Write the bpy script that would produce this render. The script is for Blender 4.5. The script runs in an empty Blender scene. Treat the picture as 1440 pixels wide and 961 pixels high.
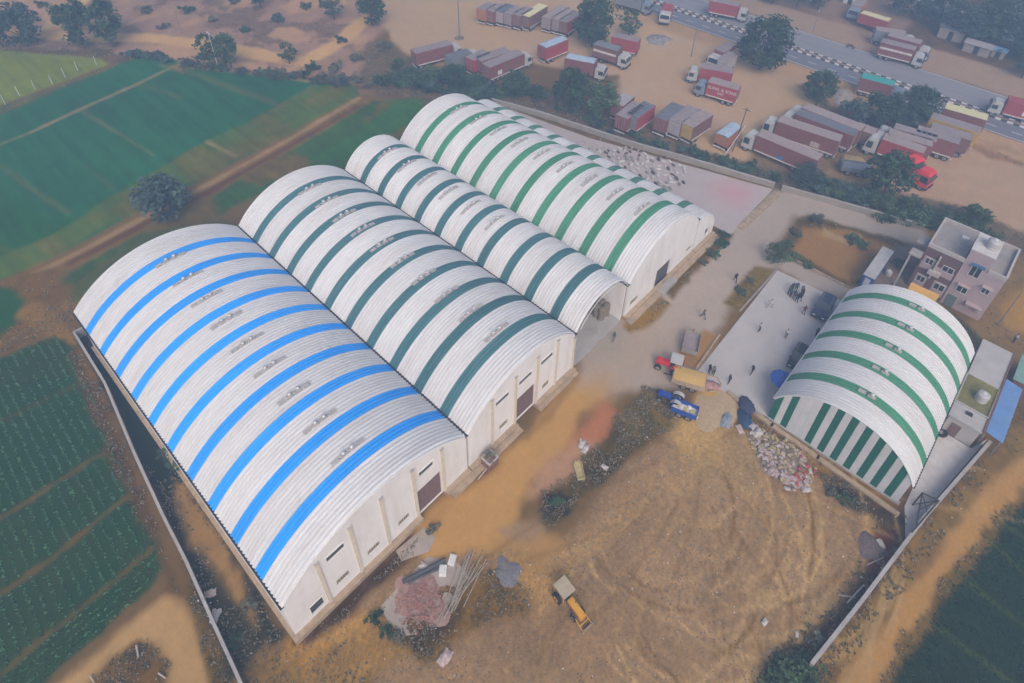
import bpy, math, random
import numpy as np
from mathutils import Matrix, Vector
RND = random.Random(11)
scn = bpy.context.scene
COL = scn.collection

# ---------------------------------------------------------------- camera
# world: x runs along the warehouse fronts, y along the warehouse ridges (away from the fronts), z up; metres
cam_d = bpy.data.cameras.new('camera')
cam = bpy.data.objects.new('camera', cam_d); COL.objects.link(cam)
CR = [[0.6817399, -0.7314518, 0.014456], [-0.4418406, -0.4273998, -0.7887371], [0.5831017, 0.5313263, -0.6145606]]
rt, dn, fw = [Vector(r) for r in CR]
mw = Matrix((rt, -dn, -fw)).transposed().to_4x4()
mw.translation = (0, 0, 65)
cam.matrix_world = mw
cam_d.sensor_width = 36; cam_d.lens = 23.1; cam_d.shift_y = -0.1601     # the drone picture is cropped, so the axis is high
cam_d.clip_start = 1; cam_d.clip_end = 4000
scn.camera = cam

# ---------------------------------------------------------------- sky, sun, exposure
SUN_EL, SUN_AZ = math.radians(44), math.radians(-130)      # azimuth: angle from +x, counter-clockwise
w = bpy.data.worlds.new('World'); scn.world = w; w.use_nodes = True
nt = w.node_tree; bg = nt.nodes['Background']
sky = nt.nodes.new('ShaderNodeTexSky'); sky.sky_type = 'NISHITA'; sky.sun_disc = False
sky.sun_elevation = SUN_EL; sky.sun_rotation = math.pi/2 - SUN_AZ
sky.air_density = 1.0; sky.dust_density = 5.5; sky.ozone_density = 0.6
nt.links.new(sky.outputs[0], bg.inputs[0]); bg.inputs[1].default_value = 0.115
sun_d = bpy.data.lights.new('sun', 'SUN'); sun_d.energy = 1.2; sun_d.angle = math.radians(36); sun_d.color = (1, .92, .80)
sun = bpy.data.objects.new('sun', sun_d); COL.objects.link(sun)
sd = Vector((math.cos(SUN_EL)*math.cos(SUN_AZ), math.cos(SUN_EL)*math.sin(SUN_AZ), math.sin(SUN_EL)))
sun.rotation_euler = sd.to_track_quat('Z', 'Y').to_euler()
sun.location = (0, 0, 120)
scn.view_settings.view_transform = 'Standard'; scn.view_settings.look = 'None'
scn.view_settings.exposure = 0.40; scn.view_settings.gamma = 1
scn.render.engine = 'CYCLES'
scn.cycles.use_denoising = True
scn.cycles.max_bounces = 6; scn.cycles.diffuse_bounces = 3; scn.cycles.glossy_bounces = 2
scn.cycles.transmission_bounces = 2; scn.cycles.volume_bounces = 1
HAZE_DENSITY = 0.0027

# ---------------------------------------------------------------- helpers
class MB:
    def __init__(s): s.v = []; s.f = []; s.m = []
    def add(s, vs, fs, m=0):
        b = len(s.v); s.v.extend(vs)
        for f in fs: s.f.append(tuple(i+b for i in f)); s.m.append(m)
        return s
    def bx(s, x0, x1, y0, y1, z0, z1, m=0, open_bottom=False):
        vs = [(x0,y0,z0),(x1,y0,z0),(x1,y1,z0),(x0,y1,z0),(x0,y0,z1),(x1,y0,z1),(x1,y1,z1),(x0,y1,z1)]
        fs = [(4,5,6,7),(0,1,5,4),(1,2,6,5),(2,3,7,6),(3,0,4,7)]
        if not open_bottom: fs.append((3,2,1,0))
        return s.add(vs, fs, m)
    def rbx(s, cx, cy, cz, sx, sy, sz, rz=0, m=0, ry=0, rx=0):
        M = Matrix.Translation((cx,cy,cz)) @ Matrix.Rotation(rz,4,'Z') @ Matrix.Rotation(ry,4,'Y') @ Matrix.Rotation(rx,4,'X')
        vs = [tuple(M @ Vector((a*sx/2, b*sy/2, c*sz/2))) for c in (-1,1) for a,b in ((-1,-1),(1,-1),(1,1),(-1,1))]
        return s.add(vs, [(4,5,6,7),(0,1,5,4),(1,2,6,5),(2,3,7,6),(3,0,4,7),(3,2,1,0)], m)
    def tube(s, p0, p1, r0, r1=None, n=8, m=0):
        r1 = r0 if r1 is None else r1
        p0, p1 = Vector(p0), Vector(p1); d = (p1-p0).normalized()
        u = d.orthogonal().normalized(); w_ = d.cross(u)
        vs = []
        for p, r in ((p0,r0),(p1,r1)):
            for k in range(n):
                a = 2*math.pi*k/n
                vs.append(tuple(p + u*(r*math.cos(a)) + w_*(r*math.sin(a))))
        fs = [(k,(k+1)%n,n+(k+1)%n,n+k) for k in range(n)] + [tuple(range(n-1,-1,-1)), tuple(range(n,2*n))]
        return s.add(vs, fs, m)
    def path(s, pts, r, n=6, m=0):
        for a, b in zip(pts[:-1], pts[1:]): s.tube(a, b, r, r, n, m)
        return s
    def lathe(s, prof, c=(0,0,0), n=12, m=0):
        vs = []; fs = []
        for r, z in prof:
            for k in range(n):
                a = 2*math.pi*k/n; vs.append((c[0]+r*math.cos(a), c[1]+r*math.sin(a), c[2]+z))
        for i in range(len(prof)-1):
            for k in range(n): fs.append((i*n+k, i*n+(k+1)%n, (i+1)*n+(k+1)%n, (i+1)*n+k))
        fs.append(tuple(range((len(prof)-1)*n, len(prof)*n)))
        return s.add(vs, fs, m)
    def prism(s, poly, z0, z1, m=0):
        n = len(poly)
        vs = [(x,y,z0) for x,y in poly] + [(x,y,z1) for x,y in poly]
        fs = [tuple(range(n,2*n)), tuple(range(n-1,-1,-1))] + [(k,(k+1)%n,n+(k+1)%n,n+k) for k in range(n)]
        return s.add(vs, fs, m)
    def blob(s, c, r, m=0, seed=0, nu=8, nv=5, rough=.25, flat=0.0):
        q = random.Random(seed); vs = []; fs = []
        for j in range(nv+1):
            t = math.pi*j/nv
            for k in range(nu):
                a = 2*math.pi*k/nu; d = 1 + rough*(q.random()-.5)*2
                z = math.cos(t)*r[2]*d
                vs.append((c[0]+math.sin(t)*math.cos(a)*r[0]*d, c[1]+math.sin(t)*math.sin(a)*r[1]*d, c[2]+(max(z, -flat) if flat else z)))
        for j in range(nv):
            for k in range(nu): fs.append((j*nu+k, j*nu+(k+1)%nu, (j+1)*nu+(k+1)%nu, (j+1)*nu+k))
        return s.add(vs, fs, m)
    def mesh(s, name, mats, smooth=False):
        me = bpy.data.meshes.new(name); me.from_pydata(s.v, [], s.f)
        for m in (mats if isinstance(mats, (list, tuple)) else [mats]): me.materials.append(m)
        if any(s.m): me.polygons.foreach_set('material_index', s.m)
        if smooth: me.polygons.foreach_set('use_smooth', [True]*len(s.f))
        me.update(); return me
    def build(s, name, mats, parent=None, loc=(0,0,0), rz=0, smooth=False, label=None):
        return place(name, s.mesh(name, mats, smooth), parent, loc, rz, label)
def place(name, me, parent=None, loc=(0,0,0), rz=0, label=None):
    o = bpy.data.objects.new(name, me); COL.objects.link(o); o.location = loc; o.rotation_euler = (0,0,rz)
    if parent: o.parent = parent
    if label: o['label'] = label
    return o
def tag(o, label, cat, group=None, kind=None):
    o['label'] = label; o['category'] = cat
    if group: o['group'] = group
    if kind: o['kind'] = kind
    return o
def thing(name, label, cat, loc=(0,0,0), rz=0, group=None):
    o = bpy.data.objects.new(name, None); COL.objects.link(o); o.empty_display_size = .5
    o.location = loc; o.rotation_euler = (0,0,rz)
    return tag(o, label, cat, group)
def copy_thing(o, loc, rz, label=None, scale=None, group=None):
    c = o.copy(); COL.objects.link(c); c.location = loc; c.rotation_euler = (0,0,rz)
    if scale: c.scale = scale
    if label: c['label'] = label
    if group: c['group'] = group
    for ch in o.children:
        d = ch.copy(); COL.objects.link(d); d.parent = c
        for g_ in ch.children:
            e = g_.copy(); COL.objects.link(e); e.parent = d
    return c

MATS = {}
def lin(r, g, b):
    return tuple(((c/255)/12.92 if c/255 <= .04045 else ((c/255+.055)/1.055)**2.4) for c in (r, g, b))
def mat(name, col, rough=.8, var=.18, scale=2.0, bump=0.0, metal=0.0, dirt=None, rand=0.0, stretch=(1,1,1), spec=.3, spot=None):
    if name in MATS: return MATS[name]
    m = bpy.data.materials.new(name); m.use_nodes = True; t = m.node_tree; N = t.nodes; Lk = t.links
    b = N['Principled BSDF']; b.inputs['Roughness'].default_value = rough; b.inputs['Metallic'].default_value = metal
    b.inputs['Specular IOR Level'].default_value = spec
    geo = N.new('ShaderNodeNewGeometry'); mp = N.new('ShaderNodeMapping'); mp.inputs['Scale'].default_value = stretch
    Lk.new(geo.outputs['Position'], mp.inputs[0])
    nz = N.new('ShaderNodeTexNoise'); nz.inputs['Scale'].default_value = scale; nz.inputs['Detail'].default_value = 5; nz.inputs['Roughness'].default_value = .65
    Lk.new(mp.outputs[0], nz.inputs['Vector'])
    mr = N.new('ShaderNodeMapRange'); mr.inputs[1].default_value = .3; mr.inputs[2].default_value = .7
    mr.inputs[3].default_value = 1-var; mr.inputs[4].default_value = 1+var
    Lk.new(nz.outputs[0], mr.inputs[0])
    mx = N.new('ShaderNodeMix'); mx.data_type = 'RGBA'; mx.blend_type = 'MULTIPLY'; mx.inputs[0].default_value = 1
    mx.inputs[6].default_value = (*col, 1); Lk.new(mr.outputs[0], mx.inputs[7])
    out = mx.outputs[2]
    if dirt:
        dcol, amt, dsc = dirt
        n2 = N.new('ShaderNodeTexNoise'); n2.inputs['Scale'].default_value = dsc; n2.inputs['Detail'].default_value = 6; n2.inputs['Roughness'].default_value = .7
        Lk.new(mp.outputs[0], n2.inputs['Vector'])
        m2 = N.new('ShaderNodeMapRange'); m2.inputs[1].default_value = .48; m2.inputs[2].default_value = .78; m2.inputs[4].default_value = amt
        Lk.new(n2.outputs[0], m2.inputs[0])
        x2 = N.new('ShaderNodeMix'); x2.data_type = 'RGBA'; Lk.new(m2.outputs[0], x2.inputs[0]); Lk.new(out, x2.inputs[6]); x2.inputs[7].default_value = (*dcol, 1)
        out = x2.outputs[2]
    if spot:                                             # one round stain of its own: centre, radius, colour, strength
        (sx_, sy_), sr_, sc_, sa_ = spot
        vd = N.new('ShaderNodeVectorMath'); vd.operation = 'DISTANCE'; vd.inputs[1].default_value = (sx_, sy_, 0); Lk.new(geo.outputs['Position'], vd.inputs[0])
        ad = N.new('ShaderNodeMath'); ad.operation = 'MULTIPLY_ADD'; Lk.new(nz.outputs[0], ad.inputs[0]); ad.inputs[1].default_value = sr_*.8; Lk.new(vd.outputs['Value'], ad.inputs[2])
        ms = N.new('ShaderNodeMapRange'); ms.inputs[1].default_value = sr_*1.7; ms.inputs[2].default_value = sr_*.5; ms.inputs[4].default_value = sa_; Lk.new(ad.outputs[0], ms.inputs[0])
        x3 = N.new('ShaderNodeMix'); x3.data_type = 'RGBA'; Lk.new(ms.outputs[0], x3.inputs[0]); Lk.new(out, x3.inputs[6]); x3.inputs[7].default_value = (*sc_, 1); out = x3.outputs[2]
    if rand:
        oi = N.new('ShaderNodeObjectInfo'); hs = N.new('ShaderNodeHueSaturation'); r2 = N.new('ShaderNodeMapRange')
        r2.inputs[3].default_value = 1-rand; r2.inputs[4].default_value = 1+rand
        Lk.new(oi.outputs['Random'], r2.inputs[0]); Lk.new(r2.outputs[0], hs.inputs['Value']); Lk.new(out, hs.inputs['Color']); out = hs.outputs[0]
    Lk.new(out, b.inputs['Base Color'])
    if bump:
        bp = N.new('ShaderNodeBump'); bp.inputs['Strength'].default_value = bump; bp.inputs['Distance'].default_value = .06
        Lk.new(nz.outputs[0], bp.inputs['Height']); Lk.new(bp.outputs[0], b.inputs['Normal'])
    MATS[name] = m; return m

M_white = mat('white_roof_paint', (.67,.665,.68), .65, .07, 1.6, dirt=((.54,.475,.455), .65, .5), rand=.04, stretch=(.22,1.5,.22), spec=.2)
M_white2 = mat('white_roof_paint_small_warehouse', (.67,.665,.68), .65, .07, 1.6, dirt=((.54,.475,.455), .65, .5), rand=.04, stretch=(1.5,.22,.22), spec=.2)
M_blue = mat('blue_roof_paint', (.03,.36,.95), .6, .10, 1.6, dirt=((.08,.36,.80),.6,.5), rand=.06, stretch=(.22,1.5,.22), spec=.2)
M_teal = mat('dark_teal_roof_paint', (.062,.165,.19), .65, .14, 1.6, dirt=((.11,.22,.24),.6,.5), rand=.08, stretch=(.22,1.5,.22), spec=.2)
M_green = mat('green_roof_paint', (.07,.26,.155), .65, .14, 1.6, dirt=((.13,.30,.21),.6,.5), rand=.08, stretch=(.22,1.5,.22), spec=.2)
M_green2 = mat('deep_green_sheet_paint', (.008,.135,.088), .5, .12, 1.0)
M_sheetw = mat('pale_grey_sheet_paint', (.63,.63,.645), .6, .08, 1.0, dirt=((.48,.46,.45), .4, .8))
M_vent = mat('weathered_vent_metal', (.44,.41,.40), .6, .3, 4)
M_ventw = mat('bright_vent_metal', (.62,.60,.60), .35, .15, 6, metal=.3)
M_stain = mat('brown_vent_stain', (.40,.375,.37), .8, .3, 5)
M_gutter = mat('dark_gutter', (.035,.035,.04), .7)
M_wall = mat('cream_lime_wash', (.80,.77,.765), .85, .05, .8, dirt=((.56,.49,.43), .6, .45), bump=.05, stretch=(1,1,.3))
M_pil = mat('cream_pilaster_paint', (.66,.58,.47), .85, .1, 2)
M_plinth = mat('brown_plinth_plaster', (.42,.31,.21), .9, .18, 1.5, dirt=((.16,.12,.09), .7, .8))
M_dark = mat('dark_opening', (.03,.028,.03), .8)
M_louvre = mat('grey_louvre', (.09,.085,.085), .7)
M_mesh = mat('rusty_vent_grille', (.25,.20,.14), .8, .3, 6)
M_rust = mat('dusty_maroon_shutter', (.19,.115,.105), .75, .2, 3)
M_conc = mat('weathered_concrete', (.40,.375,.365), .9, .12, .8, bump=.1, dirt=((.26,.24,.23), .7, .45))
M_conc2 = mat('pale_concrete', (.60,.57,.565), .9, .1, 1.2, bump=.1, dirt=((.42,.39,.38), .7, .7))
M_slab = mat('stained_grey_roof_slab', (.46,.435,.43), .95, .14, .8, bump=.1, dirt=((.30,.28,.27), .8, .4))
M_brick = mat('red_brown_brick', (.22,.10,.08), .9, .2, 3)
M_wallb = mat('grey_compound_wall', (.33,.29,.255), .9, .18, 1.2, dirt=((.14,.13,.11), .6, .6))
M_iron = mat('dark_iron', (.06,.05,.045), .6, .2, 5)
M_pole = mat('grey_steel_pole', (.20,.19,.19), .6)
M_tyre = mat('black_rubber', (.022,.021,.021), .85)
M_rim = mat('wheel_rim', (.30,.28,.27), .5)
M_glass = mat('dark_glass', (.03,.04,.055), .12, .05, 1, spec=.6)
M_cabw = mat('white_cab_paint', (.47,.46,.46), .4, .05, 2, dirt=((.45,.40,.35), .4, 1.5))
M_cabr = mat('red_cab_paint', (.72,.05,.055), .35, .06, 2)
M_cabg = mat('blue_grey_cab_paint', (.22,.26,.33), .45, .06, 2)
M_chas = mat('dark_chassis', (.05,.045,.045), .7)
M_box = {
 'maroon': mat('maroon_container_paint', (.24,.085,.075), .65, .12, 1.3, dirt=((.22,.14,.12), .5, .7)),
 'red': mat('red_container_paint', (.36,.06,.065), .6, .12, 1.3, dirt=((.30,.13,.11), .5, .7)),
 'brown': mat('brown_container_paint', (.20,.10,.085), .65, .12, 1.3, dirt=((.25,.18,.15), .5, .7)),
 'grey': mat('blue_grey_container_paint', (.20,.22,.25), .65, .12, 1.3, dirt=((.26,.22,.20), .5, .7)),
 'teal': mat('teal_canopy_paint', (.05,.36,.33), .6, .1, 1.3),
 'yellow': mat('ochre_container_paint', (.50,.33,.07), .65, .12, 1.3, dirt=((.35,.24,.12), .5, .7)),
 'cream': mat('cream_container_roof', (.68,.62,.36), .65, .12, 1.3),
 'orange': mat('orange_container_paint', (.42,.16,.07), .65, .12, 1.3),
 'lilac': mat('pale_lilac_container', (.40,.36,.38), .65, .12, 1.3),
 'dusty': mat('dusty_container_roof', (.34,.27,.265), .8, .14, 1.0, dirt=((.38,.30,.27), .6, .6)),
 'slate': mat('slate_container_roof', (.16,.165,.19), .7, .14, 1.0),
 'bluesil': mat('pale_blue_tarp', (.42,.50,.62), .6, .2, 1.5),
 'mauve': mat('mauve_container_roof', (.29,.235,.245), .8, .14, 1.0, dirt=((.34,.28,.27), .6, .6)),
}
M_stripe = mat('white_rail_paint', (.66,.60,.57), .6)
M_sign = mat('white_sign_paint', (.74,.70,.68), .6)
M_bark = mat('tree_bark', (.11,.08,.06), .95, .3, 4)
M_leaf = [mat('dark_green_foliage', (.050,.090,.046), .7, .65, .55, rand=.25, spec=.15),
          mat('mid_green_foliage', (.080,.128,.055), .7, .65, .55, rand=.25, spec=.15),
          mat('dull_olive_foliage', (.125,.122,.082), .75, .6, .55, rand=.25, spec=.15),
          mat('yellow_green_foliage', (.20,.26,.03), .7, .35, .9, spec=.15),
          mat('blue_grey_foliage', (.060,.092,.082), .7, .6, .55, rand=.2, spec=.15)]

# ---------------------------------------------------------------- ground: one lattice sheet, painted with the earth, crop and dust colours
def axis(segs):
    out = [segs[0][0]]
    for a, b, d in segs:
        n = max(1, int(round((b-a)/d))); out += [a + (b-a)*(k+1)/n for k in range(n)]
    return np.array(out)
GX = axis([(-1400,-300,220),(-300,-60,30),(-60,-18,3),(-18,64,.25),(64,125,.4),(125,215,.6),(215,300,8),(300,1400,110)])
GY = axis([(-1400,-300,220),(-300,-60,30),(-60,-24,3),(-24,64,.25),(64,125,.4),(125,200,.6),(200,300,8),(300,1400,110)])
XX, YY = np.meshgrid(GX, GY)                       # [iy, ix]
_T = np.random.RandomState(3).rand(256, 256)
def vnoise(x, y, s=0):
    x = x + s*17.31; y = y + s*9.77
    xi = np.floor(x).astype(int); yi = np.floor(y).astype(int); fx = x-xi; fy = y-yi
    fx = fx*fx*(3-2*fx); fy = fy*fy*(3-2*fy)
    a = _T[yi & 255, xi & 255]; b = _T[yi & 255, (xi+1) & 255]; c = _T[(yi+1) & 255, xi & 255]; d = _T[(yi+1) & 255, (xi+1) & 255]
    return (a*(1-fx)+b*fx)*(1-fy) + (c*(1-fx)+d*fx)*fy
def fbm(x, y, f, s=0, o=4):
    v = 0; t = 0; a = 1
    for k in range(o):
        v = v + a*vnoise(x*f, y*f, s+k*3); t += a; a *= .55; f *= 2.07
    return v/t
NWARP = {f: fbm(XX, YY, f, 5, 4)-.5 for f in (.12, .35, .9)}
HZ_L = np.array((.185, .273, .42)); KE = np.array((1.07, 1.06, 1.12))
def seen(rgb, x, y):
    """albedo that a surface at x, y needs to be seen as rgb through the air between it and the camera"""
    l = np.array(lin(*rgb)); h = 1-math.exp(-HAZE_DENSITY*math.sqrt(x*x+y*y+65*65))
    return np.clip((l-h*HZ_L)/(1-h)/KE, .012, .8)
BASE = np.zeros(XX.shape + (3,)); REG = np.zeros(XX.shape, np.uint8); BUMP = np.full(XX.shape, .10)
SCRUB = np.zeros(XX.shape)
def smooth(a, b, x):
    t = np.clip((x-a)/(b-a), 0, 1); return t*t*(3-2*t)
def sdist(pts, X, Y, width=None):
    P = np.array(pts, float); n = len(P); D = np.full(X.shape, 1e9); ins = np.zeros(X.shape, bool)
    for k in range(n if width is None else n-1):
        ax, ay = P[k]; bx, by = P[(k+1) % n]; dx, dy = bx-ax, by-ay; L2 = dx*dx+dy*dy+1e-9
        t = np.clip(((X-ax)*dx+(Y-ay)*dy)/L2, 0, 1)
        D = np.minimum(D, (X-ax-t*dx)**2+(Y-ay-t*dy)**2)
        if width is None and dy != 0:
            c = ((ay > Y) != (by > Y)) & (X < dx*(Y-ay)/dy+ax); ins ^= c
    D = np.sqrt(D)
    return width/2-D if width is not None else np.where(ins, D, -D)
def layer(pts, rgb, soft=.5, amp=.8, fs=.35, op=1.0, reg=None, bump=None, width=None, spots=None, scrub=None):
    P = np.array(pts); mg = 4+amp*2+(width or 0)
    i0, i1 = np.searchsorted(GX, [P[:,0].min()-mg, P[:,0].max()+mg]); j0, j1 = np.searchsorted(GY, [P[:,1].min()-mg, P[:,1].max()+mg])
    if i1 <= i0 or j1 <= j0: return
    sl = (slice(j0, j1), slice(i0, i1)); X, Y = XX[sl], YY[sl]
    d = sdist(pts, X, Y, width) + amp*2*NWARP[fs][sl]
    m = smooth(-soft, soft, d)
    if spots:
        f, th, sd_ = spots; m = m*smooth(th-.07, th+.07, fbm(X, Y, f, sd_, 4))
    c = seen(rgb, P[:,0].mean(), P[:,1].mean())
    mo = (m*op)[..., None]
    BASE[sl] = BASE[sl]*(1-mo) + c*mo
    if reg is not None: REG[sl] = np.where(m > .5, reg, REG[sl])
    if bump is not None: BUMP[sl] = BUMP[sl]*(1-m)+bump*m
    if scrub is not None: SCRUB[sl] = SCRUB[sl]*(1-m)+scrub*m
# region numbers
REGS = {1: ('crop_field', 'dark green field with ridged crop rows left of the blue striped warehouse', 'field'),
        2: ('crop_field', 'large flat blue green field with thin earth bunds at the upper left', 'field'),
        3: ('crop_field', 'yellow green field in the far left corner behind its fence', 'field'),
        4: ('crop_field', 'smooth dark green field in the lower right corner beyond the dirt road', 'field'),
        5: ('dirt_road', 'straight tan dirt road along the right boundary wall', 'road'),
        6: ('dirt_track', 'tan dirt track curving round a scrub island at the lower left', 'track'),
        7: ('earth_yard', 'broad bare brown yard with tyre marks in front of the warehouses', 'yard'),
        8: ('dusty_road', 'grey to ochre dusty road running along the warehouse fronts', 'road'),
        9: ('truck_yard', 'sandy open lot where container trucks park beside the highway', 'lot'),
        10: ('truck_yard', 'bare sandy lot behind the flat roofed house at the right', 'lot'),
        11: ('brown_plot', 'walled bare brown plot behind the concrete court', 'plot'),
        12: ('dirt_track', 'pale dirt track winding through the arid ground at the far left', 'track'),
        13: ('crop_field', 'narrow olive green strip beside the earth track', 'field'),
        14: ('crop_field', 'mottled green strip between the earth track and the warehouse backs', 'field')}
BASE[:] = seen((118,106,100), 60, 60)
far = XX > 150
BASE[far] = seen((122,116,126), 165, 40)
big = fbm(XX, YY, .03, 9, 4)[..., None]
# --- arid ground at the upper left
A = [(24.3,260.7),(146.3,141.0),(88.8,118.1),(75.1,111.0),(74.2,100.2),(69.8,86.2),(63.0,95.1),(57.7,106.4),(49.2,121.4),(42.9,129.9),(33.8,145.8),(19.2,163.8),(7.6,179.3)]
layer(A, (152,134,136), 2, 3, .12, scrub=.15)
layer(A, (128,119,126), 1, 2, .35, spots=(.13,.55,2), scrub=.5)
layer(A, (170,145,138), 1, 2, .35, spots=(.10,.57,21), scrub=0)
layer([(44.4,181.9),(34.4,171.7),(27.5,165.0),(32.4,157.6),(42.0,147.9),(50.2,135.2),(56.6,120.4),(60.7,113.5),(69.9,115.3),(78.9,119.9),(88.5,123.0),(101.9,125.7)], (186,158,138), .8, .7, .35, width=4.2, reg=12, scrub=0, bump=.05)
layer([(22.2,174.4),(24.0,166.5),(27.7,164.8)], (180,150,132), .8, .7, .35, width=3, scrub=0)
layer([(19.2,163.8),(33.4,148.5),(37.9,138.4),(42.7,131.0),(49.7,119.5),(57.4,105.9),(62.2,98.6),(68.1,92.7),(69.9,82.3),(65.5,83.3),(62.2,94.0),(55.8,103.6),(47.6,118.4),(40.9,128.9),(32.6,142.9),(18.6,161.6)], (112,106,112), .8, 1.2, .35, scrub=.8)
# --- yellow green field, large dark fields
layer([(3.7,178.5),(18.8,162.4),(31.9,144.6),(32.0,140.5),(20.8,139.3),(12.1,138.6),(-4.1,136.8)], (124,138,92), .5, .4, .35, reg=3, bump=.06, scrub=0)
layer([(4.5,182.4),(18.8,162.4),(31.9,144.6),(32.0,140.5)], (128,142,120), .5, .4, .35, op=.5)
layer([(-8.0,142.2),(11.8,137.5),(32.7,139.4),(38.2,139.0),(42.7,132.7),(42.3,128.0),(48.8,117.9),(56.6,105.5),(61.6,97.7),(59.6,93.7),(54.6,92.6),(39.7,92.0),(24.2,91.0),(16.4,90.6),(3.4,88.9),(-1.5,89.7),(-16.2,90.8)], (72,114,110), .5, .4, .35, reg=2, bump=.06, scrub=0)
layer([(-12.5,114.0),(4.4,110.8),(9.3,95.7),(16.4,90.6),(3.4,88.9),(-1.2,90.7),(-16.0,92.1)], (54,106,92), 1.5, 1.5, .12, op=.8)
layer([(15.1,125.4),(39.3,128.5),(42.3,128.0),(56.6,105.5),(33.1,101.5),(28.2,111.3),(22.0,125.0)], (74,112,111), 1, 1, .12, op=.8)
layer([(56.7,103.5),(61.4,97.5),(59.4,93.8),(54.4,92.8),(39.7,92.0),(24.6,91.4),(12.4,90.7),(3.4,88.9),(-1.5,89.7),(-6.2,90.1),(-5.3,93.7),(-0.2,94.6),(8.1,94.8),(20.8,98.4),(33.9,100.7),(47.1,102.0)], (94,116,100), .6, .8, .35, reg=13, scrub=.1)
layer([(56.7,103.5),(61.4,97.5),(59.4,93.8),(54.4,92.8),(39.7,92.0),(24.6,91.4),(12.4,90.7),(3.4,88.9),(-1.5,89.7),(-0.2,94.6),(8.1,94.8),(20.8,98.4),(33.9,100.7),(47.1,102.0)], (112,112,98), .6, .8, .35, op=.7, spots=(.16,.54,4))
for pts, wd, c, op in [([(13.2,124.8),(21.4,126.7),(32.3,128.4),(42.1,130.7)], 1.1, (168,148,134), .9), ([(8.3,124.6),(13.2,124.8)], 1.0, (150,138,126), .6),
        ([(21.8,125.2),(22.8,117.5),(24.7,103.3)], .9, (128,128,118), .6), ([(6.4,118.1),(7.7,108.8),(9.6,97.7)], 1.0, (118,122,110), .55), ([(15.7,107.8),(16.6,98.9)], .8, (104,120,112), .5),
        ([(3.3,88.6),(12.0,89.6),(25.0,92.1),(47.1,102.0),(57.0,103.9)], .9, (118,118,108), .55), ([(33.2,127.4),(36.3,117.5)], 2.0, (118,116,112), .35),
        ([(41.7,126.8),(44.9,113.6),(47.3,103.6)], 2.2, (128,120,116), .4), ([(32.7,100.4),(34.0,93.1)], 1.0, (160,144,126), .75), ([(41.7,128.9),(49.6,118.0),(56.8,105.0)], .8, (160,146,136), .7),
        ([(39.0,139.1),(42.7,132.7),(42.4,129.5)], .9, (160,142,130), .7), ([(0.4,96.4),(3.4,88.9)], 1, (110,112,100), .5)]:
    layer(pts, c, .5, .4, .35, op=op*.75, width=wd*.7, scrub=0)
layer([(39.1,132.9),(43.1,129.7),(40.6,126.3)], (150,130,122), .8, .8, .35, op=.7)
layer([(32.7,139.4),(20.2,137.6),(11.4,135.9),(0.2,133.8)], (118,112,110), .8, .6, .35, op=.8, width=1.8, scrub=.4)
# --- earth track and strips behind the warehouses
layer([(59.2,93.3),(68.1,84.2),(57.3,76.6),(43.8,77.4),(31.0,81.5),(23.6,80.8),(15.2,85.2),(5.0,82.0),(1.7,83.6),(7.4,85.1),(15.7,86.4),(26.9,87.0),(40.1,88.3)], (80,108,90), .8, 1.2, .35, reg=14, scrub=.2)
layer([(59.2,93.3),(68.1,84.2),(57.3,76.6),(43.8,77.4),(31.0,81.5),(23.6,80.8),(15.2,85.2),(5.0,82.0),(1.7,83.6),(7.4,85.1),(15.7,86.4),(26.9,87.0),(40.1,88.3)], (118,108,98), .8, 1.2, .35, op=.9, spots=(.10,.53,7))
layer([(64.3,88.1),(67.2,83.3),(57.4,79.6),(44.7,80.6),(41.4,84.0),(51.5,84.1)], (78,116,100), .8, 1.2, .35)
layer([(59.1,92.6),(41.3,90.3),(27.7,88.7),(16.3,88.0),(6.4,87.2),(-2.2,87.3),(-8.4,87.3)], (126,110,98), .8, .8, .35, width=4.0, scrub=.1)
layer([(59.5,93.7),(41.8,91.0),(28.1,89.4),(16.6,88.6),(6.6,87.8),(-2.0,87.9)], (160,138,120), .5, .5, .35, op=.8, width=.9)
layer([(58.2,91.4),(40.7,89.2),(27.2,87.7),(16.0,87.2),(6.1,86.5)], (104,90,82), .5, .5, .35, op=.8, width=1.0)
layer([(-6.2,90.1),(-1.4,90.1),(3.7,87.1),(4.5,80.7),(3.1,75.4),(1.2,63.9),(-0.7,48.1),(-1.7,40.5),(-2.7,39.8),(-2.2,49.7),(-1.1,63.7),(-0.3,74.9),(-5.2,76.3),(-9.2,77.6)], (120,102,86), .8, 1.0, .35, scrub=.25)
layer([(-7.0,93.5),(-1.8,88.7),(-0.7,86.1),(-0.6,81.2),(-4.4,79.3),(-10.3,78.8)], (62,102,74), .6, .6, .35, reg=None, scrub=0)
layer([(-7.7,78.2),(-3.1,78.6),(1.7,78.5),(4.6,79.7)], (134,112,94), .6, .6, .35, width=1.6)
layer([(-0.6,81.2),(0.5,76.4),(1.2,72.5)], (140,116,96), .6, .8, .35, width=2.5)
layer([(3.5,79.1),(5.0,82.0),(9.4,83.0),(15.2,85.2),(24.4,80.1),(25.0,77.2),(7.9,79.0)], (84,104,84), .8, 1, .35, op=.8)
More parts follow.
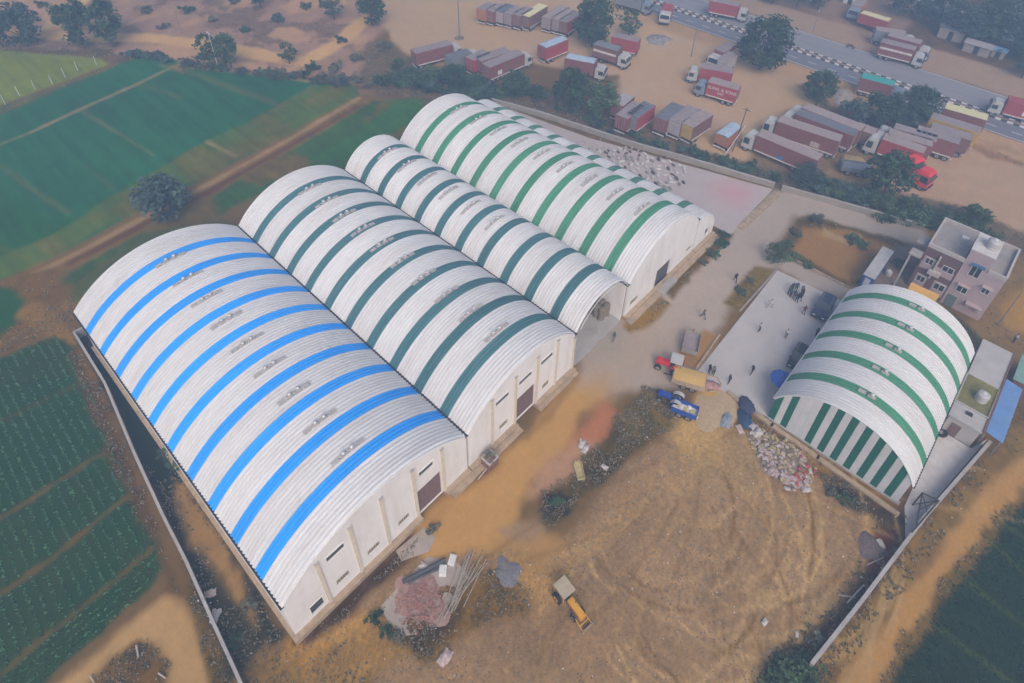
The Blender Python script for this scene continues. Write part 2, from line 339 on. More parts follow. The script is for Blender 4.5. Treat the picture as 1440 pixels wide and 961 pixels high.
# --- ridged field at the left
F1 = [(-15.6,78.9),(-5.4,75.8),(0.1,75.0),(0.9,71.4),(-0.4,59.7),(-1.4,48.9),(-2.0,41.9),(-2.6,39.7),(-5.3,38.8),(-10.7,38.4),(-13.3,37.8),(-23.2,37.3)]
layer(F1, (58,90,68), .5, .6, .9, reg=1, bump=.06, scrub=0)
layer(F1, (80,90,74), .5, .6, .9, op=.3, spots=(.11,.55,12))
for pts, wd, op in [([(-14.5,55.9),(-9.4,55.1),(-2.8,55.2),(-1.6,54.7)], 1.0, .85), ([(-16.2,48.6),(-13.2,47.9),(-9.4,47.8),(-1.9,48.6),(-1.2,47.6)], 1.0, .9), ([(-16.5,41.2),(-12.8,41.5),(-9.0,41.6),(-2.4,42.0)], .9, .8), ([(-10.4,67.3),(-6.0,66.3),(-0.4,65.6)], .7, .5)]:
    layer(pts, (118,100,80), .35, .4, .9, op=op*.8, width=wd*.55, scrub=.1)
layer([(1.1,71.1),(0.3,59.6),(-0.7,48.1),(-1.8,39.7),(-2.3,35.6),(-3.1,37.1),(-2.2,43.8),(-1.6,54.5),(0.2,70.6)], (98,88,74), .5, .8, .35, scrub=.4)
# --- track at the lower left
layer([(-13.3,37.1),(-10.6,37.2),(-8.3,37.4),(-5.5,37.7),(-3.5,37.5),(-2.8,36.7),(-2.4,34.8),(-2.8,31.9),(-3.9,27.1),(-6.8,30.2),(-5.3,32.0),(-5.7,34.4),(-6.7,35.6),(-8.5,36.0),(-11.3,35.0)], (176,145,114), .6, .6, .35, reg=6, bump=.03, scrub=0)
layer([(-11.3,34.9),(-8.6,35.9),(-6.7,35.5),(-5.8,34.2),(-5.6,31.9),(-7.1,30.5)], (118,98,80), .5, .8, .35, bump=.14, scrub=.6)
layer([(-1.0,39.8),(-0.8,37.8),(-2.1,31.1),(-2.7,25.8),(-4.1,27.3),(-2.8,31.9),(-2.2,35.2)], (112,98,82), .5, .8, .35, bump=.12, scrub=.7)
# --- strip between boundary wall and blue warehouse
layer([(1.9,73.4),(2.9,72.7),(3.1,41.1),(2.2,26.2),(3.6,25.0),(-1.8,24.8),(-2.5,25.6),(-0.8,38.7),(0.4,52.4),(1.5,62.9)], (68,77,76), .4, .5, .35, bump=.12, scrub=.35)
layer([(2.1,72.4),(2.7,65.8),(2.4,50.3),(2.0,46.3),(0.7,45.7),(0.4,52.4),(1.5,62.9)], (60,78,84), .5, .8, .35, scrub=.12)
layer([(1.8,47.4),(2.6,45.7),(2.4,39.8),(2.6,34.2),(1.7,31.8),(1.3,27.2),(0.5,27.5),(0.3,32.0),(0.4,36.6),(-0.2,39.9)], (150,123,98), .6, 1.2, .35, bump=.12, scrub=.2)
layer([(-0.2,34.7),(0.9,31.8),(0.7,27.4),(-1.6,24.6),(-2.6,25.7),(-1.5,30.1)], (72,78,72), .6, 1.0, .35, scrub=.5)
# --- ground at the warehouse fronts and the big brown yard
Y = [(-2.9,26.0),(0.5,27.5),(2.4,26.0),(6.6,25.2),(12.1,24.1),(16.4,23.2),(22.4,17.7),(21.0,14.7),(25.7,15.2),(34.8,15.0),(43.1,13.3),(47.2,9.0),(47.3,7.0),(48.4,-1.1),(48.1,-5.4),(44.5,-6.6),(37.4,-6.3),(28.6,-4.1),(25.9,-4.7)]
layer(Y, (148,125,108), .8, 1.0, .35, reg=7, bump=.06, scrub=.04)
layer(Y, (139,117,102), .8, 1.0, .35, op=.8, spots=(.07,.52,31))
layer(Y, (158,134,114), .8, 1.0, .35, op=.5, spots=(.12,.56,8))
layer([(-2.9,26.0),(0.5,27.5),(2.4,26.0),(7.7,24.6),(8.1,21.1),(5.2,21.2),(5.9,16.6)], (134,112,90), .8, 1.2, .35, scrub=.25, bump=.12)
layer([(1.9,26.6),(5.2,24.2),(9.2,22.6),(7.6,22.4),(5.1,23.1),(2.5,23.3),(1.2,25.5)], (166,130,90), .8, 1.2, .35, scrub=.05)
layer([(7.0,23.7),(9.0,22.3),(10.0,17.9),(7.6,18.6),(3.1,21.3),(1.8,23.4)], (150,122,92), .8, 1.0, .35, scrub=.2)
layer([(13.6,20.0),(21.0,16.5),(22.8,12.8),(17.5,13.4),(13.0,15.8),(9.2,16.9),(8.6,19.8)], (120,100,80), .8, 1.2, .35, scrub=.5, bump=.14)
layer([(8.7,20.0),(10.9,18.9),(14.1,17.8),(12.2,16.7),(9.3,17.9)], (92,84,68), .6, 1.0, .35, scrub=.8)
layer([(2.6,26.0),(7.1,25.9),(16.0,25.7),(16.6,23.9),(11.7,23.7),(7.5,24.4),(3.5,24.8)], (88,78,66), .5, .9, .35, scrub=.6)
# roads in front
layer([(16.0,26.0),(20.6,25.6),(22.0,25.1),(24.9,24.9),(29.9,24.5),(38.7,24.5),(41.4,21.6),(36.3,21.8),(32.2,20.5),(26.2,20.7),(22.3,19.3),(21.8,16.5),(18.9,19.1),(16.0,20.8),(14.3,22.7),(14.4,24.4)], (180,143,105), .8, .9, .35, reg=8, bump=.03, scrub=0)
layer([(19.6,19.8),(23.8,17.2),(24.7,14.4),(22.8,12.8),(18.8,12.8),(18.3,14.9)], (166,134,102), .8, .9, .35, scrub=0, bump=.03)
layer([(14.3,22.7),(11.0,22.8),(7.0,23.7),(3.5,24.8),(4.7,23.5),(9.0,22.3),(13.7,21.1)], (172,138,102), .5, .6, .35, width=None, op=.85, scrub=0)
GR = [(38.3,24.2),(44.9,28.3),(50.3,25.9),(62.3,25.0),(72.0,25.0),(87.5,24.2),(90.9,22.8),(92.4,15.4),(95.9,4.0),(91.4,2.7),(88.7,5.5),(85.7,16.0),(84.5,18.8),(75.7,18.0),(75.5,6.9),(72.0,6.9),(72.0,15.7),(60.1,17.3),(50.2,15.2),(46.9,15.1),(42.9,18.7),(40.3,20.1)]
layer(GR, (166,156,156), 1.0, .8, .35, reg=8, bump=.02, scrub=0)
layer([(38.3,24.2),(44.9,28.3),(50.3,25.9),(53.8,24.0),(53.3,19.5),(47.0,18.5),(42.1,20.2)], (170,154,146), 2.5, 1.5, .35, op=.5)
layer([(42.1,20.2),(36.3,21.8),(32.2,20.5),(26.2,20.7),(20.5,20.7),(15.5,24.1),(18.2,25.1),(25.6,24.6),(38.3,24.2),(41.6,22.8)], (178,144,108), 2.0, 1.5, .35, op=.75)
layer([(45.4,27.8),(49.7,26.6),(49.0,24.0),(44.6,24.0),(42.2,25.8)], (160,154,154), 1.5, 1.0, .35, op=.7)
# red dust and aggregate stains
layer([(35.3,21.5),(38.5,20.5),(38.7,17.9),(35.9,16.7),(33.3,17.6),(31.3,19.8)], (172,120,104), 1.0, 1.2, .35, op=.95)
layer([(29.2,20.9),(33.6,19.7),(35.2,17.3),(31.6,17.2),(28.1,17.6),(25.2,19.8),(27.0,20.9)], (170,138,124), 1.0, 1.3, .35, op=.95)
# scrub patch between the road and the yard
layer([(23.7,17.8),(26.7,19.2),(31.4,18.0),(38.3,18.4),(43.6,18.7),(44.6,15.6),(43.0,13.4),(38.8,14.1),(33.6,15.1),(29.3,15.4),(25.2,15.7),(23.5,16.4)], (98,90,78), .6, 1.2, .35, bump=.2, scrub=.85)
layer([(38.3,18.4),(43.3,18.5),(44.4,15.5),(43.0,13.4),(39.2,14.4),(36.6,15.8)], (126,112,94), .6, 1.2, .35, bump=.2, op=.6)
layer([(26.5,19.3),(28.1,17.6),(28.8,15.9),(25.3,15.8),(24.1,17.4)], (66,70,58), .5, .8, .35, scrub=.95)
layer([(20.8,19.9),(24.2,18.0),(24.1,16.4),(22.6,16.6),(21.0,18.3)], (150,130,116), .5, .5, .35, op=.9, scrub=0)
# grass verges beside the grey road
layer([(49.4,25.5),(56.6,25.3),(56.2,23.4),(50.4,23.3),(48.9,24.4)], (142,118,90), .5, .7, .35, scrub=.3)
layer([(58.9,25.7),(73.5,26.4),(74.0,24.0),(69.4,23.5),(62.7,23.6),(57.4,23.6)], (112,100,86), .5, .7, .35, scrub=.6)
layer([(61.1,18.4),(70.4,18.4),(72.0,16.2),(61.6,16.1)], (124,112,92), .4, .5, .35, bump=.12, scrub=.5)
layer([(50.5,18.3),(55.9,18.0),(56.3,16.1),(49.8,15.6),(49.7,16.8)], (158,128,104), .4, .5, .35, bump=.12, scrub=.1)
layer([(20.7,25.7),(25.4,25.4),(25.9,24.3),(24.2,24.2),(21.3,24.9)], (134,106,82), .5, .6, .35, scrub=.3)
layer([(29.3,24.4),(37.6,24.9),(40.4,25.5),(39.1,24.8),(33.5,24.0),(30.2,24.2)], (150,124,98), .5, .5, .35)
# tan grain spread
layer([(42.8,13.6),(48.1,14.0),(50.3,12.9),(50.7,10.5),(48.0,9.4),(44.3,8.3),(41.6,8.9),(38.8,10.7),(39.9,13.0)], (186,155,116), 1.0, 1.2, .35, op=.9, scrub=0, bump=.03)
layer([(43.7,11.4),(46.4,8.6),(44.9,5.4),(41.8,4.2),(38.7,6.5),(38.7,9.7)], (160,138,112), 1.5, 1.6, .35, op=.5)
# ground below the gable of the small warehouse
layer([(48.7,10.2),(49.7,6.1),(49.9,-7.7),(48.4,-7.6),(47.1,-2.4),(46.2,6.4)], (128,104,82), .5, .7, .35, scrub=.25)
layer([(47.2,-0.2),(48.2,-2.0),(48.6,-5.0),(48.8,-7.9),(48.0,-8.9),(46.1,-5.9),(46.0,-2.8)], (82,80,66), .5, .8, .35, scrub=.85)
layer([(45.6,-6.1),(46.8,-6.7),(47.4,-9.7),(40.1,-9.0),(32.3,-7.6),(27.3,-6.2),(25.8,-4.5),(28.8,-3.9),(37.2,-6.3)], (92,80,74), .5, .9, .35, bump=.2, scrub=.6)
layer([(45.4,-6.6),(47.2,-8.0),(44.2,-9.0),(40.9,-7.7),(41.4,-6.9)], (112,78,70), .5, .8, .35, bump=.2, scrub=.1)
# right boundary: scrub, road, dark field
layer([(26.5,-5.3),(31.4,-6.5),(38.2,-7.8),(49.7,-9.7),(63.7,-12.3),(79.2,-15.2),(66.5,-17.4),(64.4,-15.2),(49.3,-11.7),(33.0,-9.1),(29.5,-8.5)], (134,114,92), .5, .8, .35, bump=.14, scrub=.45)
layer([(49.7,-9.7),(63.7,-12.3),(71.3,-13.8),(69.2,-14.3),(63.2,-12.8),(53.9,-11.1)], (96,88,76), .6, .9, .35, op=.7, scrub=.7)
layer([(29.3,-8.3),(32.8,-8.9),(45.2,-11.0),(55.4,-12.8),(64.4,-15.2),(83.9,-20.2),(73.7,-21.5),(60.0,-16.1),(52.2,-14.1),(45.6,-12.7),(36.3,-11.5),(31.8,-11.0)], (176,141,109), .6, .6, .35, reg=5, bump=.03, scrub=0)
for off in (0, 1):
    layer([(30.1,-9.1),(42.6,-11.2),(53.1,-13.3),(61.9,-15.7),(79.2,-20.8)] if off else [(31.0,-10.1),(43.9,-11.7),(52.0,-13.6),(60.9,-15.9),(76.9,-21.1)], (176,138,102), .5, .3, .35, op=.5, width=.7)
layer([(31.8,-11.0),(36.3,-11.5),(45.6,-12.7),(52.2,-14.1),(60.0,-16.1),(73.7,-21.5),(70.7,-21.8),(58.2,-16.4),(46.0,-13.5),(35.8,-12.1),(32.6,-11.8)], (120,104,86), .4, .9, .9, scrub=.45)
layer([(32.5,-11.7),(35.9,-12.1),(45.8,-13.6),(58.2,-16.4),(92.2,-28.9),(39.3,-31.5),(23.2,-14.3)], (44,80,62), .4, .5, .9, reg=4, bump=.05, scrub=0)
for pts in ([(40.9,-12.1),(41.0,-15.1),(41.0,-19.1)], [(46.9,-13.3),(46.5,-16.6),(46.3,-18.8)], [(52.3,-14.4),(51.2,-17.8)], [(54.7,-15.0),(54.8,-17.1)]):
    layer(pts, (92,108,88), .25, .2, .9, op=.6, width=.35)
# --- brown plot, backyard of the green warehouse
layer([(84.2,18.4),(86.4,17.9),(90.3,3.8),(81.3,5.2),(76.0,5.9),(74.9,17.6)], (104,98,90), .5, .7, .35, scrub=.5)
layer([(82.9,17.0),(87.0,12.2),(87.6,5.2),(78.4,6.8),(76.5,7.7),(76.6,16.1)], (148,122,104), .6, .7, .35, reg=11, bump=.05, scrub=.03)
layer([(84.7,15.6),(87.6,9.9),(84.2,10.1),(82.5,14.1)], (168,150,130), .6, .8, .35, op=.6, spots=(.5,.5,3))
layer([(88.7,5.5),(91.4,2.7),(80.9,1.8),(77.5,6.2)], (128,120,124), .6, .7, .35, scrub=.1)
layer([(89.3,-5.2),(99.0,-8.3),(99.9,-13.3),(74.6,-16.0),(74.5,-13.2),(78.6,-8.6),(77.3,-5.7)], (132,116,104), .6, .8, .35, scrub=.25)
layer([(86.0,-8.1),(92.7,-9.6),(89.5,-13.4),(82.9,-11.5),(83.0,-9.2)], (158,132,104), .6, .8, .35, scrub=.05)
layer([(81.1,-3.0),(78.9,-7.0),(78.1,-8.8),(75.6,-8.5),(77.1,-6.7)], (84,92,84), .5, .6, .35, scrub=.7)
# --- belt behind the compound wall, truck lots, highway verges
layer([(75.1,111.0),(77.0,94.4),(81.4,80.3),(87.2,72.3),(86.6,56.3),(90.9,36.8),(94.8,25.8),(102.1,12.3),(104.7,2.4),(107.1,-10.4),(100.2,-11.6),(95.2,3.8),(91.9,15.2),(88.5,24.7),(84.6,38.6),(79.8,54.4),(75.6,72.8),(68.4,84.6),(62.2,98.6)], (112,108,110), .8, 1.0, .35, scrub=.7)
LOT = [(85.6,124.7),(120.2,140.8),(161.8,99.7),(135.5,96.1),(130.5,77.3),(125.7,67.4),(128.2,47.7),(131.2,30.7),(129.7,23.1),(120.2,23.7),(116.1,31.5),(96.5,31.1),(92.1,30.8),(90.0,37.7),(91.1,50.7),(94.7,58.9),(101.6,63.8),(95.7,70.2),(92.9,81.3),(77.0,94.4),(77.4,102.9)]
layer(LOT, (172,152,142), .8, 1.0, .35, reg=9, bump=.03, scrub=0)
layer(LOT, (176,155,138), 1.5, 1.5, .12, op=.6, spots=(.05,.5,6))
layer(LOT, (174,156,149), 1.5, 1.5, .12, op=.6, spots=(.12,.58,16))
layer([(92.1,30.8),(96.5,31.1),(116.1,31.5),(128.8,22.1),(110.4,15.8),(100.1,13.3),(98.2,21.2),(93.2,26.3)], (132,120,116), .8, 1.0, .35, scrub=.3)
layer([(101.6,19.0),(107.5,15.9),(99.3,14.1),(97.8,21.0)], (150,132,118), .8, 1.0, .35)
layer([(122.9,35.9),(133.3,28.6),(132.8,16.2),(135.2,11.8),(124.1,11.2),(116.5,17.3),(117.1,25.1),(118.0,29.5)], (112,106,112), .8, 1.0, .35, scrub=.6)
layer([(127.3,33.4),(130.0,26.7),(121.8,25.6),(119.4,28.0)], (158,140,130), .8, 1.0, .35, op=.8)
layer([(107.9,15.5),(116.9,9.1),(131.7,4.9),(131.0,2.4),(131.7,-6.1),(132.4,-14.1),(104.1,-17.7),(105.0,-7.1),(104.8,2.5),(101.0,9.7),(100.1,13.3)], (168,148,140), .8, 1.0, .35, reg=10, bump=.03, scrub=0)
layer([(128.2,5.2),(129.4,-2.3),(128.0,-6.8),(123.3,-2.5),(121.8,2.0),(124.1,4.8)], (140,118,112), .8, 1.0, .35, op=.8, scrub=.3)
# highway verges are straight: in metres
layer([(125,-40),(131.5,-40),(131.5,230),(126,230)], (166,146,138), .8, 1.0, .35, op=.85)
layer([(147.5,-60),(162,-60),(160,20),(158,60),(163,120),(165,240),(147.5,240)], (152,140,142), 1.2, 1.6, .12, scrub=.05)
layer([(162,-60),(260,-60),(260,240),(165,240),(163,120),(158,60),(160,20)], (112,112,124), 1.5, 2.5, .12, scrub=.6)
layer([(158,30),(185,25),(200,40),(190,70),(160,70)], (142,132,138), 1.5, 2.5, .12, op=.8, scrub=.1)
# tyre marks in the yard
q = random.Random(4)
FAN = [(42.1,10.1),(42.1,8.4),(40.8,9.7)]
for pts, wd, op in [([(43.0,11.0),(36.6,11.9),(29.6,13.0),(23.2,13.2),(18.4,12.5)], 1.6, .28), ([(43.0,9.7),(35.7,9.6),(29.5,11.2),(25.6,12.5),(22.3,13.3)], 1.0, .28), ([(46.3,-5.6),(42.6,-6.5),(37.5,-6.2),(32.2,-4.6),(27.4,-2.4)], 1.4, .6),
        ([(41.6,8.9),(40.2,4.9),(40.0,1.0),(39.1,-3.6),(37.5,-6.2)], .8, .35), ([(40.6,1.4),(39.5,-1.3),(39.1,-4.5)], .5, .5), ([(31.0,11.5),(26.0,12.0),(21.9,14.6)], 1.2, .5)]:
    layer(pts, (172,142,112), .4, .3, .35, op=op, width=wd)
for k in range(46):
    ax, ay = FAN[k % 3]; a0 = math.radians(q.uniform(150, 350)); L0 = q.uniform(2, 14); L1 = L0+q.uniform(6, 22); bend = q.uniform(-.05, .05)
    pts = [(ax+math.cos(a0+bend*t)*(L0+(L1-L0)*t/4), ay+math.sin(a0+bend*t)*(L0+(L1-L0)*t/4)) for t in range(5)]
    layer(pts, q.choice([(170,142,114),(126,104,88),(172,148,122)]), .18, .12, .9, op=q.uniform(.3,.6), width=q.uniform(.2,.38))
for k in range(80):
    cx, cy = 33+q.uniform(-6,8), 4+q.uniform(-4,6); rr = q.uniform(4,17); a0 = q.uniform(2.6,5.2)
    pts = [(cx+rr*math.cos(a0+.18*t), cy+rr*.8*math.sin(a0+.18*t)) for t in range(6)]
    layer(pts, q.choice([(180,152,122),(174,146,118),(124,102,84)]), .14, .10, .9, op=q.uniform(.45,.9), width=q.uniform(.2,.36))
# ---- fine variation and clods, then split the sheet into the named pieces of ground
gv = (REG == 7)*1.0; v3 = fbm(XX, YY, 3.4, 90, 2)
BASE *= (1+gv*.42*(v3-.5)+gv*.25*(fbm(XX, YY, .22, 80, 3)-.5))[..., None]
v1 = fbm(XX, YY, .5, 40, 4); v2 = fbm(XX, YY, 2.1, 50, 3)
rough_amt = np.clip(.18 + SCRUB*.75, 0, 1); rough_amt = np.where(np.isin(REG, (8, 9)), .08, rough_amt)
BASE *= (1 + rough_amt*(v1-.5)*1.1 + (.10+.5*SCRUB)*(v2-.5))[..., None]
crop = np.isin(REG, (2, 3, 4, 13, 14))*1.0
BASE *= (1+crop*(.34*(vnoise(XX*1.5, YY*.10, 61)-.5)+.30*(fbm(XX, YY, .07, 63, 3)-.5)+.22*(fbm(XX, YY, .6, 66, 3)-.5)))[..., None]
clump = smooth(.55, .68, fbm(XX, YY, .8, 60, 4))*SCRUB
BASE *= (1-.38*clump)[..., None]; BASE[..., 1] *= 1+.12*clump
BASE = np.clip(BASE, .008, .85)
ZZ = (fbm(XX, YY, .7, 70, 4)-.5)*BUMP*1.6 + clump*.10
inner = (XX > -18.2) & (XX < 64) & (YY > -24.2) & (YY < 125)
ZZ = np.where(inner, ZZ, np.minimum(ZZ, .0)*.5)
for x0, x1, y0, y1 in [(1.6,73.5,25.2,71), (48.6,73,-8.2,16.4), (49,76,-14,-7), (80,90,-9,4)]:      # level pads below buildings and slabs
    ZZ = np.where((XX > x0) & (XX < x1) & (YY > y0) & (YY < y1), np.minimum(ZZ, 0)-.02, ZZ)
ny, nx = XX.shape
idx = np.arange(ny*nx).reshape(ny, nx)
quads = np.stack([idx[:-1,:-1], idx[:-1,1:], idx[1:,1:], idx[1:,:-1]], -1).reshape(-1, 4)
freg = REG[:-1,:-1].reshape(-1)
VCO = np.stack([XX, YY, ZZ], -1).reshape(-1, 3); SMO = np.clip(.22 + .5*SCRUB + .55*(REG == 7) + .1*(REG == 5), 0, 1); SMO = np.where(np.isin(REG, (8, 9)), .12, SMO)
VCL = np.concatenate([BASE, SMO[..., None]], -1).reshape(-1, 4)
gm = bpy.data.materials.new('earth_and_crops'); gm.use_nodes = True; t = gm.node_tree; N = t.nodes; Lk = t.links
at = N.new('ShaderNodeAttribute'); at.attribute_name = 'soil'
geo = N.new('ShaderNodeNewGeometry')
n1 = N.new('ShaderNodeTexNoise'); n1.inputs['Scale'].default_value = 2.6; n1.inputs['Detail'].default_value = 6; n1.inputs['Roughness'].default_value = .75
n2 = N.new('ShaderNodeTexNoise'); n2.inputs['Scale'].default_value = .9; n2.inputs['Detail'].default_value = 5; n2.inputs['Roughness'].default_value = .7
Lk.new(geo.outputs['Position'], n1.inputs['Vector']); Lk.new(geo.outputs['Position'], n2.inputs['Vector'])
m1 = N.new('ShaderNodeMapRange'); m1.inputs[1].default_value = .3; m1.inputs[2].default_value = .7; m1.inputs[3].default_value = .60; m1.inputs[4].default_value = 1.40
m2 = N.new('ShaderNodeMapRange'); m2.inputs[1].default_value = .3; m2.inputs[2].default_value = .7; m2.inputs[3].default_value = .86; m2.inputs[4].default_value = 1.14
Lk.new(n1.outputs[0], m1.inputs[0]); Lk.new(n2.outputs[0], m2.inputs[0])
mm = N.new('ShaderNodeMath'); mm.operation = 'MULTIPLY'; Lk.new(m1.outputs[0], mm.inputs[0]); Lk.new(m2.outputs[0], mm.inputs[1])
vm = N.new('ShaderNodeMix'); vm.data_type = 'RGBA'; vm.blend_type = 'MULTIPLY'; vm.inputs[0].default_value = 1
sm = N.new('ShaderNodeMix'); sm.data_type = 'FLOAT'; Lk.new(at.outputs['Alpha'], sm.inputs[0]); sm.inputs[2].default_value = 1; Lk.new(mm.outputs[0], sm.inputs[3])
Lk.new(at.outputs['Color'], vm.inputs[6]); Lk.new(sm.outputs[0], vm.inputs[7])
bp = N.new('ShaderNodeBump'); bp.inputs['Strength'].default_value = .5; bp.inputs['Distance'].default_value = .12
Lk.new(n1.outputs[0], bp.inputs['Height'])
pb = N['Principled BSDF']; pb.inputs['Roughness'].default_value = .95; pb.inputs['Specular IOR Level'].default_value = .1
Lk.new(vm.outputs[2], pb.inputs['Base Color']); Lk.new(bp.outputs[0], pb.inputs['Normal'])
def sheet(name, faces):
    u, inv = np.unique(faces, return_inverse=True)
    me = bpy.data.meshes.new(name); nf = len(faces)
    me.vertices.add(len(u)); me.vertices.foreach_set('co', VCO[u].astype(np.float32).ravel())
    me.loops.add(nf*4); me.loops.foreach_set('vertex_index', inv.ravel().astype(np.int32))
    me.polygons.add(nf); me.polygons.foreach_set('loop_start', np.arange(nf, dtype=np.int32)*4)
    ca = me.color_attributes.new('soil', 'FLOAT_COLOR', 'POINT'); ca.data.foreach_set('color', VCL[u].astype(np.float32).ravel())
    me.polygons.foreach_set('use_smooth', [True]*nf)
    me.update(calc_edges=True); me.validate(); me.materials.append(gm)
    o = bpy.data.objects.new(name, me); COL.objects.link(o); return o
tag(sheet('ground', quads[freg == 0]), 'dusty brown ground with scrub between fields, yards and roads', 'ground', kind='structure')
for k, (nm, lb, ct) in REGS.items():
    if (freg == k).any(): tag(sheet(nm, quads[freg == k]), lb, ct, kind='structure')
def soil_at(x, y):
    i = min(max(int(np.searchsorted(GX, x))-1, 0), nx-1); j = min(max(int(np.searchsorted(GY, y))-1, 0), ny-1)
    return ZZ[j, i], SCRUB[j, i], REG[j, i]

# ---------------------------------------------------------------- vaulted warehouses
PITCH = 3.97; RIB = PITCH/10
def arch_circle(x0, x1, ze, rise):
    h = (x1-x0)/2; r = (h*h+rise*rise)/(2*rise); cx = (x0+x1)/2; cz = ze+rise-r
    return cx, cz, r, math.asin(h/r)
def arch_z(x, A):
    cx, cz, r, th = A; return cz+math.sqrt(max(r*r-(x-cx)**2, 0))
def roof_band(A, w0, ribs, T, seg=26, ta=None, tb=None):
    """corrugated vault sheet: ribs along w, arch across"""
    cx, cz, r, th = A; mb = MB(); ta = -th if ta is None else ta; tb = th if tb is None else tb
    prof = []
    for k in range(ribs):
        o = w0+k*RIB
        prof += [(o+.00,0.0),(o+.10,.0),(o+.17,.115),(o+RIB-.07,.125)]
    prof.append((w0+ribs*RIB, 0.0))
    vs = [T(cx+(r+h)*math.sin(ta+(tb-ta)*i/seg), w_, cz+(r+h)*math.cos(ta+(tb-ta)*i/seg)) for i in range(seg+1) for w_, h in prof]
    n = len(prof); fs = [(i*n+k, i*n+k+1, (i+1)*n+k+1, (i+1)*n+k) for i in range(seg) for k in range(n-1)]
    return mb.add(vs, fs)
def wall_open(x0, x1, zb, top, y0, y1, openings, xs_extra=(), T=None, step=.6):
    """upright wall y0 (outer) .. y1, from zb to top(x), with rectangular openings (xa, xb, za, zb)"""
    mb = MB(); T = T or (lambda u, w_, z: (u, w_, z))
    xs = {x0, x1, *xs_extra}
    for a, b, _, _ in openings: xs |= {a, b}
    xs = sorted(xs); full = []
    for a, b in zip(xs[:-1], xs[1:]):
        n = max(1, int((b-a)/step)); full += [a+(b-a)*k/n for k in range(n)]
    full.append(xs[-1])
    for a, b in zip(full[:-1], full[1:]):
        m = (a+b)/2; cuts = sorted((o[2], o[3]) for o in openings if o[0] < m < o[1])
        z = zb; runs = []
        for c, d in cuts:
            if c > z: runs.append((z, z, c, c))
            z = d
        runs.append((z, z, top(a), top(b)))
        for za, zb_, zc, zd in runs:
            for y in (y0, y1):
                mb.add([T(a,y,za), T(b,y,zb_), T(b,y,zd), T(a,y,zc)], [(0,1,2,3)])
        mb.add([T(a,y0,top(a)), T(b,y0,top(b)), T(b,y1,top(b)), T(a,y1,top(a))], [(0,1,2,3)])
    for a, b, c, d in openings:
        for P4 in ([(a,y0,c),(a,y1,c),(a,y1,d),(a,y0,d)], [(b,y0,c),(b,y1,c),(b,y1,d),(b,y0,d)], [(a,y0,c),(b,y0,c),(b,y1,c),(a,y1,c)], [(a,y0,d),(b,y0,d),(b,y1,d),(a,y1,d)]):
            mb.add([T(*p) for p in P4], [(0,1,2,3)])
    for x in (x0, x1): mb.add([T(x,y0,zb), T(x,y1,zb), T(x,y1,top(x)), T(x,y0,top(x))], [(0,1,2,3)])
    return mb
def vent_row(parent, A, w, T, n=4, a0=0.0, sp=.88):
    """ventilators standing in a short row across the crown, each on a weathered curb"""
    cx, cz, r, th = A
    for k in range(n):
        a = a0+(k-(n-1)/2)*sp/r
        def Q(du, dw, dh): return T(cx+(r+.12+dh)*math.sin(a+du/r), w+dw, cz+(r+.12+dh)*math.cos(a+du/r))
        mb = MB()
        pts = [Q(u_, v_, h_) for h_ in (-.05,.10) for u_, v_ in ((-.36,-.20),(.36,-.20),(.36,.20),(-.36,.20))]
        mb.add(pts, [(4,5,6,7),(0,1,5,4),(1,2,6,5),(2,3,7,6),(3,0,4,7)])
        cb = mb.build('roof_vent', M_vent, parent)
        if k not in (1, 2) and n == 4 or (n == 2 and k): continue
        c = Q(0, 0, .10); tb = MB()
        tb.lathe([(.11,-.03),(.12,.12),(.18,.16),(.20,.26),(.15,.35),(.05,.39)], c, 10)
        tb.build('vent_dome', M_ventw, cb, smooth=True)
Y0, Y1 = 26.2, 69.6
